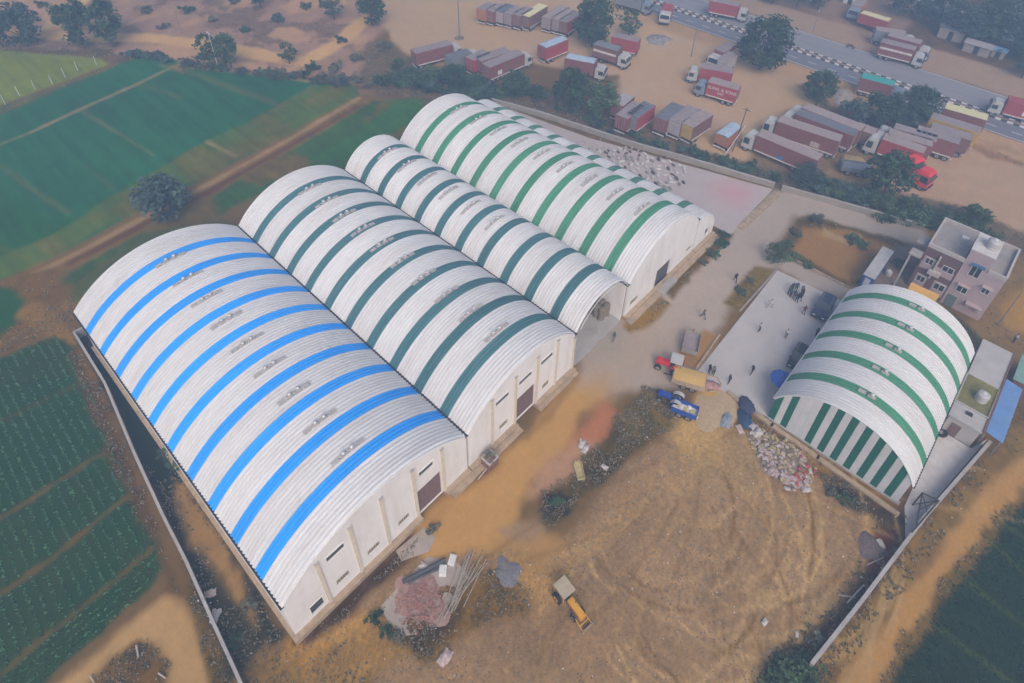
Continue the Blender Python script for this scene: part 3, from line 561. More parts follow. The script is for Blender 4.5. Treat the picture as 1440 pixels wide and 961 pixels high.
def warehouse(label, x0, x1, rise, band_mat, ze=6.35, front=True, feat=None, vents=None, vent_x=None, left_wall=True, plinth=True, roof0=25.95, open_front=False):
    t = thing('warehouse', label, 'warehouse', (0,0,0), 0, 'vaulted warehouses side by side')
    A = arch_circle(x0+.17, x1-.17, ze, rise); I = lambda u, w_, z: (u, w_, z)
    first = 29.65-1.5*RIB
    # front tail, then coloured band, white band ...
    nt_ = int((first-roof0)/RIB); roof_band(A, first-nt_*RIB, nt_, I).build('white_roof_band', M_white, t, smooth=False)
    for k in range(10):
        roof_band(A, first+k*PITCH, 3, I).build('coloured_roof_band', band_mat, t)
        roof_band(A, first+k*PITCH+3*RIB, 7 if k < 9 else 9, I).build('white_roof_band', M_white, t)
    ends = first+9*PITCH+12*RIB
    top = lambda x: arch_z(min(max(x, A[0]-A[2]*math.sin(A[3])), A[0]+A[2]*math.sin(A[3])), A)-.03
    # walls: front, back, sides, gutter
    if not open_front:
        op = feat['openings']; 
        wall_open(x0+.12, x1-.12, .55, top, Y0, Y0+.25, op).build('front_wall', M_wall, t)
        for a, b, c, d in feat['slots']:
            MB().bx(a,b,Y0+.16,Y0+.2,c,d).build('window_pane', M_dark, t)
            MB().bx(a-.1,b+.1,Y0-.04,Y0+.02,c-.1,c-.002).build('window_sill', M_wall, t); MB().bx(a-.1,b+.1,Y0-.05,Y0+.02,d+.002,d+.09).build('window_lintel', M_wall, t)
            for j in range(3):
                z = c+(d-c)*(j+.5)/3; MB().rbx((a+b)/2, Y0+.1, z, b-a-.02, .1, .05, 0, 0, 0, .5).build('louvre', M_louvre, t)
        for a, b, c, d in feat['grilles']:
            g_ = MB().bx(a,b,Y0+.12,Y0+.15,c,d); g_.build('vent_grille', M_mesh, t)
            sl = MB()
            for j in range(5): sl.bx(a+(b-a)*(j+.35)/5, a+(b-a)*(j+.6)/5, Y0+.05, Y0+.09, c+.01, d-.01)
            sl.build('grille_bar', mat('dusty_grille_bar', (.46,.39,.29), .85, .2, 4), t)
        for a, b, c, d in feat['doors']:
            sh = MB(); n = 14
            sh.bx(a,b,Y0+.2,Y0+.26,c,d)
            for j in range(n): sh.bx(a,b,Y0+.15,Y0+.199,c+(d-c)*(j+.2)/n,c+(d-c)*(j+.8)/n)
            sh.build('shutter_door', M_rust if feat.get('door') is None else feat['door'], t)
        for xp, zt in feat['pilasters']:
            MB().bx(xp-.16,xp+.16,Y0-.14,Y0-.003,.55,zt).build('pilaster', M_pil, t)
            MB().bx(xp-.2,xp+.2,Y0-.18,Y0-.004,zt+.002,zt+.14).build('pilaster_cap', M_stain, t)
    wall_open(x0+.12, x1-.12, .0, top, ends-.5, ends-.25, []).build('back_wall', M_wall, t)
    if left_wall:
        MB().bx(x0+.12,x0+.37,Y0+.26,ends-.51,.55,ze-.12).build('side_wall', M_wall if x0 < 10 else mat('stained_inner_wall', (.44,.37,.35), .9, .15, .8, dirt=((.16,.13,.12), .8, .5)), t)
    MB().bx(x1-.37,x1-.12,Y0+.26,ends-.51,.0,ze-.12).build('side_wall', M_wall, t)
    MB().bx(x1-.28,x1+.18,Y0-.05,ends,ze-.10,ze-.02).build('gutter', M_gutter, t)
    if left_wall: MB().bx(x0-.05,x0+.28,Y0-.05,ends,ze-.12,ze-.03).build('gutter', M_gutter, t)
    if plinth:
        pl = MB()
        for a, b in feat['plinths']: pl.bx(a,b,Y0-.55,Y0+.24,-.05,.55)
        if left_wall: pl.bx(x0-.22,x0+.36,Y0+.25,ends-.26,-.05,.549)
        pl.build('plinth', M_plinth, t)
    if vents:
        for i, y in enumerate(vents): vent_row(t, A, y, I, 4, math.asin((vent_x-A[0])/A[2]))
    return t, A
wb, A1 = warehouse('largest vaulted warehouse with bright blue and white striped roof', 2.7, 22.97, 4.25, M_blue,
    feat=dict(openings=[(4.6,5.8,1.0,2.6),(7.15,8.85,6.7,7.6),(7.3,8.55,1.85,2.75),(10.6,11.9,1.85,2.7),(14.1,15.35,1.85,2.7),(16.55,19.4,.55,4.7),(17.05,18.7,6.7,7.55)],
        slots=[(7.15,8.85,6.7,7.6),(17.05,18.7,6.7,7.55),(4.6,5.8,1.0,2.6)], grilles=[(7.3,8.55,1.85,2.75),(10.6,11.9,1.85,2.7),(14.1,15.35,1.85,2.7)],
        doors=[(16.55,19.4,.55,4.7)], pilasters=[(6.3,8.2),(9.65,9.0),(12.85,9.1),(16.3,9.0),(19.75,8.1)], plinths=[(2.5,16.5),(19.6,22.9)]),
    vents=[64.7-4.25*k for k in range(9)], vent_x=13.1)
ws, A2 = warehouse('wide vaulted warehouse with dark teal and white striped roof and louvred front', 22.97, 39.87, 3.95, M_teal, left_wall=False,
    feat=dict(openings=[(27.0,28.9,6.6,7.4),(30.45,32.4,6.5,7.3),(33.85,35.8,6.45,7.25),(27.5,28.8,1.75,2.6),(34.3,35.5,1.7,2.6),(30.05,33.0,.55,4.5)],
        slots=[(27.0,28.9,6.6,7.4),(30.45,32.4,6.5,7.3),(33.85,35.8,6.45,7.25)], grilles=[(27.5,28.8,1.75,2.6),(34.3,35.5,1.7,2.6)],
        doors=[(30.05,33.0,.55,4.5)], pilasters=[(26.4,8.5),(29.85,8.7),(33.25,8.7),(36.5,8.4),(39.6,6.0)], plinths=[(23.0,30.0),(33.05,39.85)]),
    vents=[64.7-3.79*k for k in range(10)], vent_x=31.6)
w3, A3 = warehouse('narrow vaulted warehouse with teal and white striped roof and open arched front', 39.87, 50.05, 3.1, M_teal, left_wall=False, open_front=True, plinth=False,
    vents=[64.9-4.3*k for k in range(6)], vent_x=44.5)
wg, A4 = warehouse('vaulted warehouse with bright green and white striped roof and plain cream front', 50.05, 66.6, 4.2, M_green, left_wall=True,
    feat=dict(openings=[(56.9,60.2,.55,3.6),(51.2,52.9,1.55,2.45),(64.6,66.0,1.4,2.1)], slots=[], grilles=[(51.2,52.9,1.55,2.45),(64.6,66.0,1.4,2.1)],
        doors=[(56.9,60.2,.55,3.6)], door=M_louvre, pilasters=[], plinths=[(50.1,66.55)]),
    vents=[64.7-4.25*k for k in range(9)], vent_x=58.5)
# canopy opening of the narrow warehouse: rim beam and inner posts
rim = MB(); cx, cz, r, th = A3
pts = [(cx+(r-.1)*math.sin(-th+2*th*i/24), 26.05, cz+(r-.1)*math.cos(-th+2*th*i/24)) for i in range(25)]
rim.path(pts[1:-1], .04, 6); rim.build('arch_rim', M_sheetw, w3)
# lean-to vault along the far side of the green warehouse
lt = thing('lean_to', 'low lean-to vault with green and white bands beyond the green striped warehouse', 'lean-to')
AL = arch_circle(61.2, 72.2, 2.3, 3.9); cx, cz, r, th = AL
I = lambda u, w_, z: (u, w_, z); ta = math.asin((66.75-cx)/r)
first = 29.65-1.5*RIB; nt_ = int((first-25.95)/RIB)
roof_band(AL, first-nt_*RIB, nt_, I, 12, ta).build('white_roof_band', M_white, lt)
for k in range(10):
    roof_band(AL, first+k*PITCH, 3, I, 12, ta).build('coloured_roof_band', mat('faded_green_roof_paint', (.09,.22,.165), .55, .1, 1.5), lt)
    roof_band(AL, first+k*PITCH+3*RIB, 7 if k < 9 else 9, I, 12, ta).build('white_roof_band', M_white, lt)
ltop = lambda x: arch_z(x, AL)-.03
wall_open(66.75, 72.1, .55, ltop, Y0, Y0+.25, [(69.6,70.6,1.3,2.4)]).build('front_wall', M_wall, lt)
MB().bx(69.6,70.6,Y0+.15,Y0+.19,1.3,2.4).build('window_pane', M_dark, lt)
wall_open(66.75, 72.1, 0, ltop, 69.0, 69.25, []).build('back_wall', M_wall, lt)
MB().bx(71.8,72.05,Y0+.26,68.9,0,2.25).build('side_wall', M_wall, lt)
MB().bx(66.7,72.2,Y0-.55,Y0+.24,-.05,.55).build('plinth', M_plinth, lt)
# stepped plinth in front of the green warehouse and loading ledge
stp = thing('loading_ledge', 'long brown stepped ledge running along the foot of the green warehouse front', 'ledge', (0,0,0))
MB().bx(49.9,56.8,Y0-1.35,Y0-.56,-.05,.30).build('step', M_plinth, stp); MB().bx(60.4,72.3,Y0-1.35,Y0-.56,-.05,.30).build('step', M_plinth, stp)
MB().bx(56.81,60.39,Y0-1.5,Y0-.561,-.05,.50).build('ramp_slab', M_conc, stp)
stp2 = thing('loading_ledge', 'brown two stepped ledge between the blue warehouse door and the maroon planter', 'ledge', (0,0,0))
MB().bx(20.0,30.0,Y0-1.2,Y0-.56,-.05,.28).build('step', M_plinth, stp2); MB().bx(33.1,39.8,Y0-1.0,Y0-.56,-.05,.28).build('step', M_plinth, stp2)
tag(MB().bx(40.1,49.8,26.3,68.8,-.02,.06).build('warehouse_floor', M_conc), 'bare concrete floor under the open arched warehouse', 'floor', kind='structure')
# goods seen inside the open arch
q = random.Random(8); sk = []
inn = MB()
for k in range(52):
    row = k % 8; lay = k//8
    mb = MB().blob((0,0,.22), (.5,.42,.19), 0, k, 8, 4, .07)
    o = mb.build('sack', mat('dusty_jute', (.20,.165,.13), .95, .25, 3), None, (48.1+(row % 2)*.95+q.uniform(-.05,.05), 28.2+(row//2)*.82+q.uniform(-.05,.05), .06+lay*.3), q.uniform(-.2,.2))
    tag(o, 'dusty brown sack in the stack just inside the open arch', 'sack', 'sacks stacked inside the open arch')
# ---------------------------------------------------------------- small warehouse at the right, ridge along x
sw = thing('warehouse', 'small vaulted warehouse with green bands and a green and white striped gable, beside the court', 'warehouse')
AS = arch_circle(-7.3, 6.65, 3.55, 4.25); TX = lambda u, w_, z: (w_, u, z)
S0 = 49.75; c0 = [53.0+3.9*k for k in range(5)]; RIB = 3.9/10
roof_band(AS, S0, 7, TX).build('white_roof_band', M_white2, sw)
b0 = S0+7*RIB
for k in range(5):
    roof_band(AS, b0+k*3.9, 3, TX).build('coloured_roof_band', mat('green_roof_paint_small_warehouse', (.07,.26,.155), .65, .14, 1.6, dirt=((.13,.30,.21),.6,.5), stretch=(1.5,.22,.22), spec=.2), sw)
    roof_band(AS, b0+k*3.9+3*RIB, 7 if k < 4 else 5, TX).build('white_roof_band', M_white2, sw)
S1 = b0+4*3.9+8*RIB
stop = lambda y: arch_z(min(max(y, -7.25), 6.6), AS)-.04
ys = [6.60-.684*k for k in range(21)]
for k in range(20):
    a, b = ys[k+1]+.004, ys[k]-.004
    g_ = (k % 2 == 0) and k != 4
    pr = MB(); n = 2
    zt = [stop(a), stop((a+b)/2), stop(b)]
    x_ = S0+.06
    for xx in (x_, x_+.05):
        pr.add([(xx,a,.2),(xx,(a+b)/2,.2),(xx,b,.2),(xx,b,zt[2]),(xx,(a+b)/2,zt[1]),(xx,a,zt[0])], [(0,1,2,3,4,5)])
    pr.add([(x_,a,.2),(x_+.05,a,.2),(x_+.05,a,zt[0]),(x_,a,zt[0]),(x_,b,.2),(x_+.05,b,.2),(x_+.05,b,zt[2]),(x_,b,zt[2])], [(0,1,2,3),(4,5,6,7),(0,1,5,4)])
    for j in range(3):
        yy = a+(b-a)*(j+.5)/3; zz = stop(yy)-.05
        pr.bx(x_-.03, x_-.002, yy-.03, yy+.03, .2, zz)
    pr.build('gable_panel', M_green2 if g_ else M_sheetw, sw)
cx, cz, r, th = AS
rim = MB(); rim.path([(S0+.03, cx+(r+.02)*math.sin(-th+2*th*i/28), cz+(r+.02)*math.cos(-th+2*th*i/28)) for i in range(29)], .09, 6); rim.build('gable_trim', M_white2, sw)
wall_open(-7.1, 6.5, 0, stop, S1-.35, S1-.15, [], T=lambda u, w_, z: (w_, u, z)).build('back_wall', M_sheetw, sw)
MB().bx(S0+.3,S1-.4,6.3,6.5,.0,3.45).build('side_wall', M_wallb, sw)
MB().bx(S0+.3,S1-.4,-7.1,-6.9,.0,3.45).build('side_wall', M_wallb, sw)
MB().bx(S0+.02,S1,6.58,6.86,3.40,3.52).build('gutter', M_white2, sw)
MB().bx(S0+.02,S1,-7.5,-7.22,3.38,3.5).build('gutter', M_gutter, sw)
MB().bx(S0-.12,S0+.3,-7.3,6.6,-.1,.2).build('plinth', M_conc, sw)
for k in range(5):
    xk = b0+1.5*RIB+k*3.9; cxa = math.asin((-.3-cx)/r)
    vent_row(sw, AS, xk, TX, 2, cxa, .9)
RIB = PITCH/10

# ---------------------------------------------------------------- two storey house
M_maroon = mat('maroon_house_plaster', (.155,.085,.088), .9, .1, 1.5)
M_pink = mat('dusty_pink_house_plaster', (.44,.335,.345), .9, .08, 1.0, dirt=((.33,.25,.26), .5, .6))
M_roofc = mat('grey_terrace_screed', (.30,.275,.27), .95, .14, .8, dirt=((.42,.36,.32), .5, .5))
M_para = mat('pale_parapet', (.46,.41,.40), .9, .1, 2)
M_frame = mat('white_window_frame', (.55,.53,.52), .6)
hs = thing('house', 'two storey flat roofed house with maroon and pink fronts behind the small warehouse', 'house', (0,0,0))
MB().bx(81.4,88.3,-2.2,2.0,-.05,7.2).build('maroon_wall', M_maroon, hs)
MB().bx(81.3,88.3,-6.8,-2.204,-.05,7.2).build('pink_wall', M_pink, hs)
MB().bx(81.32,85.2,-4.7,-2.21,7.203,9.5).build('stair_tower', M_pink, hs)
MB().bx(81.25,85.35,-4.8,-2.12,9.503,9.66).build('tower_roof', M_conc2, hs)
MB().bx(81.6,88.1,-2.1,1.8,7.203,7.26).build('terrace', M_roofc, hs)
MB().bx(85.25,88.1,-4.8,-2.25,7.203,7.255).build('terrace', M_roofc, hs); MB().bx(81.5,88.1,-6.6,-4.805,7.203,7.262).build('terrace', M_roofc, hs)
for a in ((81.35,81.6,-2.19,2.0),(88.1,88.35,-6.85,2.0),(81.601,88.099,1.8,2.02),(81.25,81.499,-6.85,-4.81),(81.5,88.099,-6.85,-6.605)):
    MB().bx(*a,7.204,7.75).build('parapet', M_para, hs)
MB().bx(79.9,81.39,2.03,3.4,5.9,6.1).build('porch_slab', M_roofc, hs); MB().bx(79.9,80.0,2.03,3.4,6.1,6.35).build('porch_kerb', M_para, hs)
MB().bx(82.0,84.0,2.03,3.3,6.6,6.75).build('porch_slab', M_roofc, hs)
MB().bx(80.05,80.25,3.1,3.3,0,5.9).build('porch_post', M_para, hs)
def house_window(x, ya, yb, za, zb, shade=True, wall=None, n=2):
    fr = MB(); e = .09
    fr.bx(x-.08,x-.003,ya-e,yb+e,zb,zb+e).bx(x-.08,x-.003,ya-e,yb+e,za-e,za).bx(x-.079,x-.003,ya-e,ya,za,zb).bx(x-.079,x-.003,yb,yb+e,za,zb)
    for k in range(1, n): fr.bx(x-.07,x-.003,ya+(yb-ya)*k/n-.04,ya+(yb-ya)*k/n+.04,za,zb)
    f = fr.build('window', M_frame, hs)
    for k in range(n):
        a = ya+(yb-ya)*k/n+(.04 if k else 0); b = ya+(yb-ya)*(k+1)/n-(.04 if k < n-1 else 0)
        MB().bx(x-.03,x-.004,a,b,za,zb).build('pane', M_glass, f)
    if shade: MB().bx(x-.55,x-.003,ya-.2,yb+.2,zb+.16,zb+.25).build('sunshade', wall or M_para, hs)
# pale panels round the maroon side's windows
MB().bx(81.36,81.397,-2.0,1.8,3.75,4.9).build('plaster_panel', M_pink, hs)
MB().bx(81.365,81.397,.35,1.75,4.903,5.8).build('plaster_panel', M_pink, hs); MB().bx(81.365,81.397,.3,1.6,.5,2.8).build('plaster_panel', M_pink, hs); MB().bx(81.365,81.397,-2.05,-.5,.5,2.8).build('plaster_panel', M_pink, hs)
house_window(81.36,.65,1.45,4.75,5.6,False); house_window(81.36,-1.75,-.6,4.75,5.55,False)
house_window(81.365,.5,1.35,1.6,2.5,False); house_window(81.365,-1.85,-.75,1.6,2.55,False)
MB().bx(80.75,81.355,-.75,.65,3.7,4.3).build('balcony', M_para, hs)
MB().bx(81.0,81.395,.05,.25,2.9,6.6).build('drain_pipe', M_para, hs)
house_window(81.3,-4.25,-3.2,5.9,7.6,True,mat('blue_window_shade',(.05,.14,.26),.5)); house_window(81.3,-4.05,-3.0,2.9,4.0,True,M_pink); house_window(81.3,-6.05,-5.3,4.3,5.2,True,M_pink)
MB().bx(81.2,81.297,-3.6,-2.6,0,1.9).build('door', mat('grey_green_door',(.13,.17,.16),.6), hs)
MB().bx(80.6,81.297,-6.3,-4.6,2.0,2.12).build('sunshade', M_pink, hs)
for y in (-4.9,-6.2): MB().bx(81.0,81.297,y-.25,y+.25,1.4,1.9).build('air_vent', M_para, hs)
awn = thing('awning', 'orange yellow cloth awning stretched below the maroon side of the house', 'awning', (0,0,0))
MB().add([(77.6,1.5,2.35),(78.9,1.6,2.75),(79.1,-1.8,2.75),(77.7,-1.7,2.35),(78.3,0,2.4)], [(0,1,4),(1,2,4),(2,3,4),(3,0,4)]).build('cloth', mat('orange_yellow_cloth',(.62,.36,.10),.9,.12,3), awn)
for p in ((77.6,1.5,2.35),(78.9,1.6,2.75),(79.1,-1.8,2.75),(77.7,-1.7,2.35)): MB().tube((p[0],p[1],0),p,.04).build('pole', M_pole, awn)
def water_tank(label, x, y, z, r=.75, h=1.3):
    t = thing('water_tank', label, 'water tank', (x,y,z))
    MB().lathe([(r*.96,0),(r,.05),(r,h*.3),(r*.96,h*.33),(r,h*.36),(r,h*.66),(r*.96,h*.69),(r,h*.72),(r,h*.86),(r*.7,h*.97),(r*.28,h)],(0,0,0),18).build('barrel', M_cabw, t, smooth=True)
    MB().lathe([(r*.28,h),(r*.3,h+.05),(r*.2,h+.1)],(0,0,0),12).build('lid', M_sign, t)
    MB().tube((r*.98,0,.15),(r+.35,0,.15),.035).build('outlet_pipe', M_pole, t)
    return t
water_tank('white water tank on the stair tower of the house', 83.2, -3.9, 9.662, .75, 1.2)
hatch = tag(MB().bx(85.9,86.5,-1.5,-.7,7.262,7.5).build('roof_hatch', M_sign), 'small white box on the terrace of the house', 'box')
# blue portable cabin
cb = thing('site_cabin', 'long narrow portable cabin with grey roof and blue walls behind the small warehouse', 'cabin', (0,0,0))
M_cabin = mat('bright_blue_sheet', (.03,.10,.38), .5)
MB().bx(76.4,83.5,5.3,6.6,.15,2.45).build('cabin_wall', M_cabin, cb)
for k in range(9): MB().bx(76.3+k*.815,76.3+k*.815+.805,5.2,6.7,2.453,2.55+.012*(k % 2)).build('roof_sheet', mat('grey_tin_roof',(.42,.41,.42),.6,.12,1.5), cb)
MB().bx(76.34,76.397,5.6,6.3,.2,2.1).build('door', M_sheetw, cb)
MB().bx(76.6,83.3,5.4,6.5,-.03,.148).build('skid', M_chas, cb)
water_tank('small white drum on the ground beside the blue walled cabin', 81.6, 4.5, 0, .45, .8)
# ---------------------------------------------------------------- low annex beside the small warehouse
an = thing('annex', 'low flat roofed concrete annex with a mossy roof patch beside the small warehouse', 'building', (0,0,0))
MB().bx(61.4,75.0,-10.7,-7.75,-.05,2.7).build('wall', M_slab, an)
M_moss = mat('mossy_screed', (.21,.195,.055), .95, .25, 2.0, dirt=((.075,.075,.085), .9, .45), bump=.2)
MB().bx(68.5,75.1,-10.8,-7.65,2.703,2.86).build('roof_slab', M_slab, an)
MB().bx(63.75,68.45,-10.75,-7.7,2.703,2.78).build('mossy_roof', M_moss, an)
for a in ((63.6,68.46,-7.70,-7.55),(63.6,68.46,-10.9,-10.755),(63.6,63.745,-10.754,-7.701)): MB().bx(*a,2.703,2.95).build('kerb', M_slab, an)
MB().bx(61.3,63.55,-10.8,-7.6,2.703,2.84).build('roof_slab', M_slab, an)
MB().bx(61.35,75.1,-10.96,-10.82,2.72,2.98).build('brick_edge', M_brick, an)
MB().bx(62.6,63.0,-9.5,-8.9,2.843,3.02).build('roof_hatch', M_dark, an)
MB().bx(61.34,61.397,-9.2,-8.3,0,2.0).build('door', M_rust, an)
water_tank('white water tank standing on the mossy patch of the annex roof', 65.7, -9.6, 2.783, .62, 1.15)
ty = thing('tyre', 'old black tyre lying on the concrete beside the annex', 'tyre', (61.0,-7.9,.09))
mb = MB(); n = 18
for k in range(n):
    a, b = 2*math.pi*k/n, 2*math.pi*(k+1)/n; mb.tube((.55*math.cos(a),.55*math.sin(a),.17),(.55*math.cos(b),.55*math.sin(b),.17),.17,.17,8)
mb.build('tread', M_tyre, ty, smooth=True)
bl = thing('tin_shed', 'open shed with bright blue tin roof between the annex and the dirt road', 'shed', (0,0,0))
M_btin = mat('sun_bleached_blue_tin', (.10,.22,.47), .55, .14, .8, dirt=((.17,.25,.42), .7, .5))
n = 9
for k in range(n):
    x0 = 61.9+k*(8.9/n); x1 = x0+8.9/n-.01
    pr = MB(); ya = -11.05; yb = -12.75
    for (y_a, z_a, y_b, z_b) in ((ya,2.75,yb,2.45),):
        cs = 6
        for j in range(cs):
            xa = x0+(x1-x0)*j/cs; xm = x0+(x1-x0)*(j+.5)/cs; xb = x0+(x1-x0)*(j+1)/cs
            pr.add([(xa,y_a,z_a),(xm,y_a,z_a+.05),(xb,y_a,z_a),(xa,y_b,z_b),(xm,y_b,z_b+.05),(xb,y_b,z_b)], [(0,1,4,3),(1,2,5,4)])
    pr.build('tin_sheet', M_btin, bl)
for x in (62.1,66.3,70.6):
    for y, z in ((-11.15,2.7),(-12.6,2.45)): MB().bx(x-.06,x+.06,y-.06,y+.06,-.05,z-.02).build('post', M_pole, bl)
gs = thing('tin_shed', 'small shed with pale green tin roof at the right edge below the house', 'shed', (0,0,0))
for k in range(4): MB().bx(71.4+k*1.15,71.4+k*1.15+1.14,-14.4,-11.6,2.6+.01*(k % 2),2.66+.01*(k % 2)).build('tin_sheet', mat('pale_green_tin',(.20,.34,.30),.6), gs)
MB().bx(71.6,75.7,-14.2,-11.8,-.05,2.59).build('wall', M_brick, gs)
# ---------------------------------------------------------------- concrete slabs
tag(MB().prism([(71.8,15.8),(72.4,7.1),(72.4,5.8),(49.8,6.0),(49.2,15.3)], -.1, .07).build('concrete_court', mat('pale_blue_grey_concrete',(.48,.445,.435),.85,.05,.35,dirt=((.40,.37,.365),.7,.3),bump=.05)), 'pale grey concrete court where people stand, beside the small warehouse', 'court', kind='structure')
tag(MB().prism([(73.9,24.0),(88.2,24.4),(79.3,54.0),(75.8,74.5),(73.9,74.5)], -.1, .05).build('concrete_yard', mat('yard_concrete',(.46,.385,.375),.85,.06,.3,dirt=((.40,.33,.325),.5,.16),bump=.05,spot=((82.87,28.52),3.6,(.56,.27,.29),.75))), 'concrete yard behind the green striped warehouse with a pink stain', 'yard', kind='structure')
tag(MB().prism([(50.0,-7.75),(59.6,-7.75),(61.3,-7.6),(61.3,-10.9),(63.8,-11.9),(52.3,-9.7),(46.5,-8.95)], -.1, .06).build('concrete_apron', M_conc2), 'rough pale concrete apron between the small warehouse and the boundary wall', 'apron', kind='structure')
tag(MB().prism([(9.1,22.9),(14.6,23.0),(16.0,20.8),(16.2,19.8),(16.0,18.9),(11.7,18.6),(10.4,18.6),(9.0,19.7),(8.8,21.5)], -.1, .03).build('concrete_pad', mat('dusty_pad_concrete', (.37,.315,.28), .95, .12, .9, bump=.1, dirt=((.33,.25,.18), .9, .5))), 'grey concrete pad with red aggregate in front of the blue striped warehouse', 'pad', kind='structure')
tag(MB().prism([(12.9,25.5),(16.2,25.2),(16.2,23.7),(15.0,23.2),(12.7,24.4)], -.1, .03).build('concrete_pad', MATS['dusty_pad_concrete']), 'small grey concrete pad beside the front of the blue striped warehouse', 'pad', kind='structure')
# drain with slab lids between the two yards, low kerbs
dr = thing('drain', 'long drain covered with concrete slabs between the back yard and the grey road', 'drain', (0,0,0))
p0, p1 = [(76.0,23.7),(87.9,23.3)]
n = 14
for k in range(n):
    a = (p0[0]+(p1[0]-p0[0])*k/n, p0[1]+(p1[1]-p0[1])*k/n); ang = math.atan2(p1[1]-p0[1], p1[0]-p0[0]); L = math.dist(p0,p1)/n
    MB().rbx(a[0]+math.cos(ang)*L/2, a[1]+math.sin(ang)*L/2, .06, L-.05, 1.1, .14+.03*(k % 3), ang).build('drain_slab', M_plinth, dr)
def kerb(label, pts, wd=.22, h=.2, m=None, cat='kerb'):
    o = MB()
    for a, b in zip(pts[:-1], pts[1:]):
        ang = math.atan2(b[1]-a[1], b[0]-a[0]); o.rbx((a[0]+b[0])/2,(a[1]+b[1])/2,h/2-.04,math.dist(a,b)+wd*.5,wd,h+.08,ang)
    return tag(o.build('kerb', m or M_wallb), label, cat)
kerb('low kerb along the upper left edge of the concrete court', [(71.9,15.9),(61.6,16.1)])
kerb('low earth coloured kerb at the lower left edge of the concrete court beside the empty trailer', [(56.3,16.1),(49.8,15.6)], m=M_plinth)
kerb('curved kerb line round the rubble on the lower edge of the court', [(49.9,14.5),(50.5,13.2),(50.0,12.4),(48.9,12.3),(48.2,13.0),(48.4,13.9)], .15, .15, m=M_plinth)
kerb('broken kerb below the striped gable of the small warehouse', [(49.6,11.2),(49.1,5.8),(48.9,0.6),(48.6,-7.5)], .5, .25, m=M_plinth)
kerb('brown kerb between the court lane and the brown plot', [(75.4,17.0),(75.4,7.5)], .2, .2, m=M_plinth)
# ---------------------------------------------------------------- boundary walls
def wall(label, pts, h, th=.25, m=None, seg=3.2, cop=True, z0=-.2):
    t = thing('boundary_wall', label, 'wall', (0,0,0)); m = m or M_wallb
    for a, b in zip(pts[:-1], pts[1:]):
        L = math.dist(a, b); n = max(1, round(L/seg)); ang = math.atan2(b[1]-a[1], b[0]-a[0])
        for k in range(n):
            f0 = (k+.5)/n; x = a[0]+(b[0]-a[0])*f0; y = a[1]+(b[1]-a[1])*f0; hh = h+RND.uniform(-.04,.04)
            MB().rbx(x,y,(hh+z0)/2,L/n-.03,th,hh-z0,ang).build('wall_panel', m, t)
            if cop: MB().rbx(x,y,hh+.045,L/n-.02,th+.08,.07,ang).build('coping', M_wallb if m is not M_wallb else M_conc, t)
    return t
wall('long grey boundary wall between the crop field and the blue striped warehouse', [(1.92,72.29),(1.64,62.26),(0.37,51.43),(-0.40,43.30),(-0.77,37.96),(-1.44,31.71),(-2.07,25.37)], 1.3, .18)
wall('short end wall joining the left boundary wall to the blue striped warehouse', [(1.92,72.29),(3.02,72.23)], 1.3, .2)
wall('grey boundary wall along the tan dirt road at the right', [(30.20,-6.33),(37.86,-7.63),(49.26,-9.37),(62.38,-11.96)], 1.4, .24)
wall('low weathered compound wall behind the concrete back yard', [(75.7,74.6),(78.6,64.7),(82.1,48.2),(86.1,34.0),(88.7,24.4)], 1.0, .25)
wall('compound wall along the far side of the lane behind the brown plot', [(88.98,23.34),(91.42,15.28),(94.68,3.94)], .9, .25)
# iron frame beside the right wall
fr = thing('iron_frame', 'rusty iron gantry frame leaning over the lower end of the concrete apron', 'frame', (0,0,0))
fz = 2.5
for p in ((46.8,-8.9),(50.6,-8.3),(50.9,-9.7)): MB().tube((p[0],p[1],0),(p[0],p[1],fz),.07).build('post', M_iron, fr)
for a, b in (((46.8,-8.9),(50.6,-8.3)),((50.6,-8.3),(50.9,-9.7)),((46.8,-8.9),(50.9,-9.7))): MB().tube((*a,fz),(*b,fz),.08).build('beam', M_iron, fr)
for a, b in (((50.6,-8.3,fz),(48.8,-9.3,fz)),((48.7,-8.6,fz),(50.9,-9.7,fz)),((50.6,-8.3,.2),(50.9,-9.7,fz))): MB().tube(a,b,.05).build('brace', M_iron, fr)
# maroon planter at the fronts
plt = thing('planter', 'square maroon brick planter with a small plant between two warehouse fronts', 'planter', (24.9,25.05,0))
MB().bx(-.65,.65,-.6,.6,0,1.3).build('box', M_brick, plt)
for a in ((-.7,.7,-.66,-.5),(-.7,.7,.5,.66),(-.7,-.5,-.499,.499),(.5,.7,-.499,.499)): MB().bx(*a,1.302,1.38).build('rim', M_slab, plt)
lf = MB(); q = random.Random(5)
for k in range(40):
    p = Vector((q.gauss(0,.22), q.gauss(0,.22), 1.35+q.random()*.7)); u = Vector((q.gauss(0,1),q.gauss(0,1),q.gauss(0,1))).normalized()*.14; v = u.orthogonal().normalized()*.1
    lf.add([tuple(p-u-v),tuple(p+u-v),tuple(p+u+v),tuple(p-u+v)], [(0,1,2,3)])
lf.build('plant', M_leaf[2], plt)
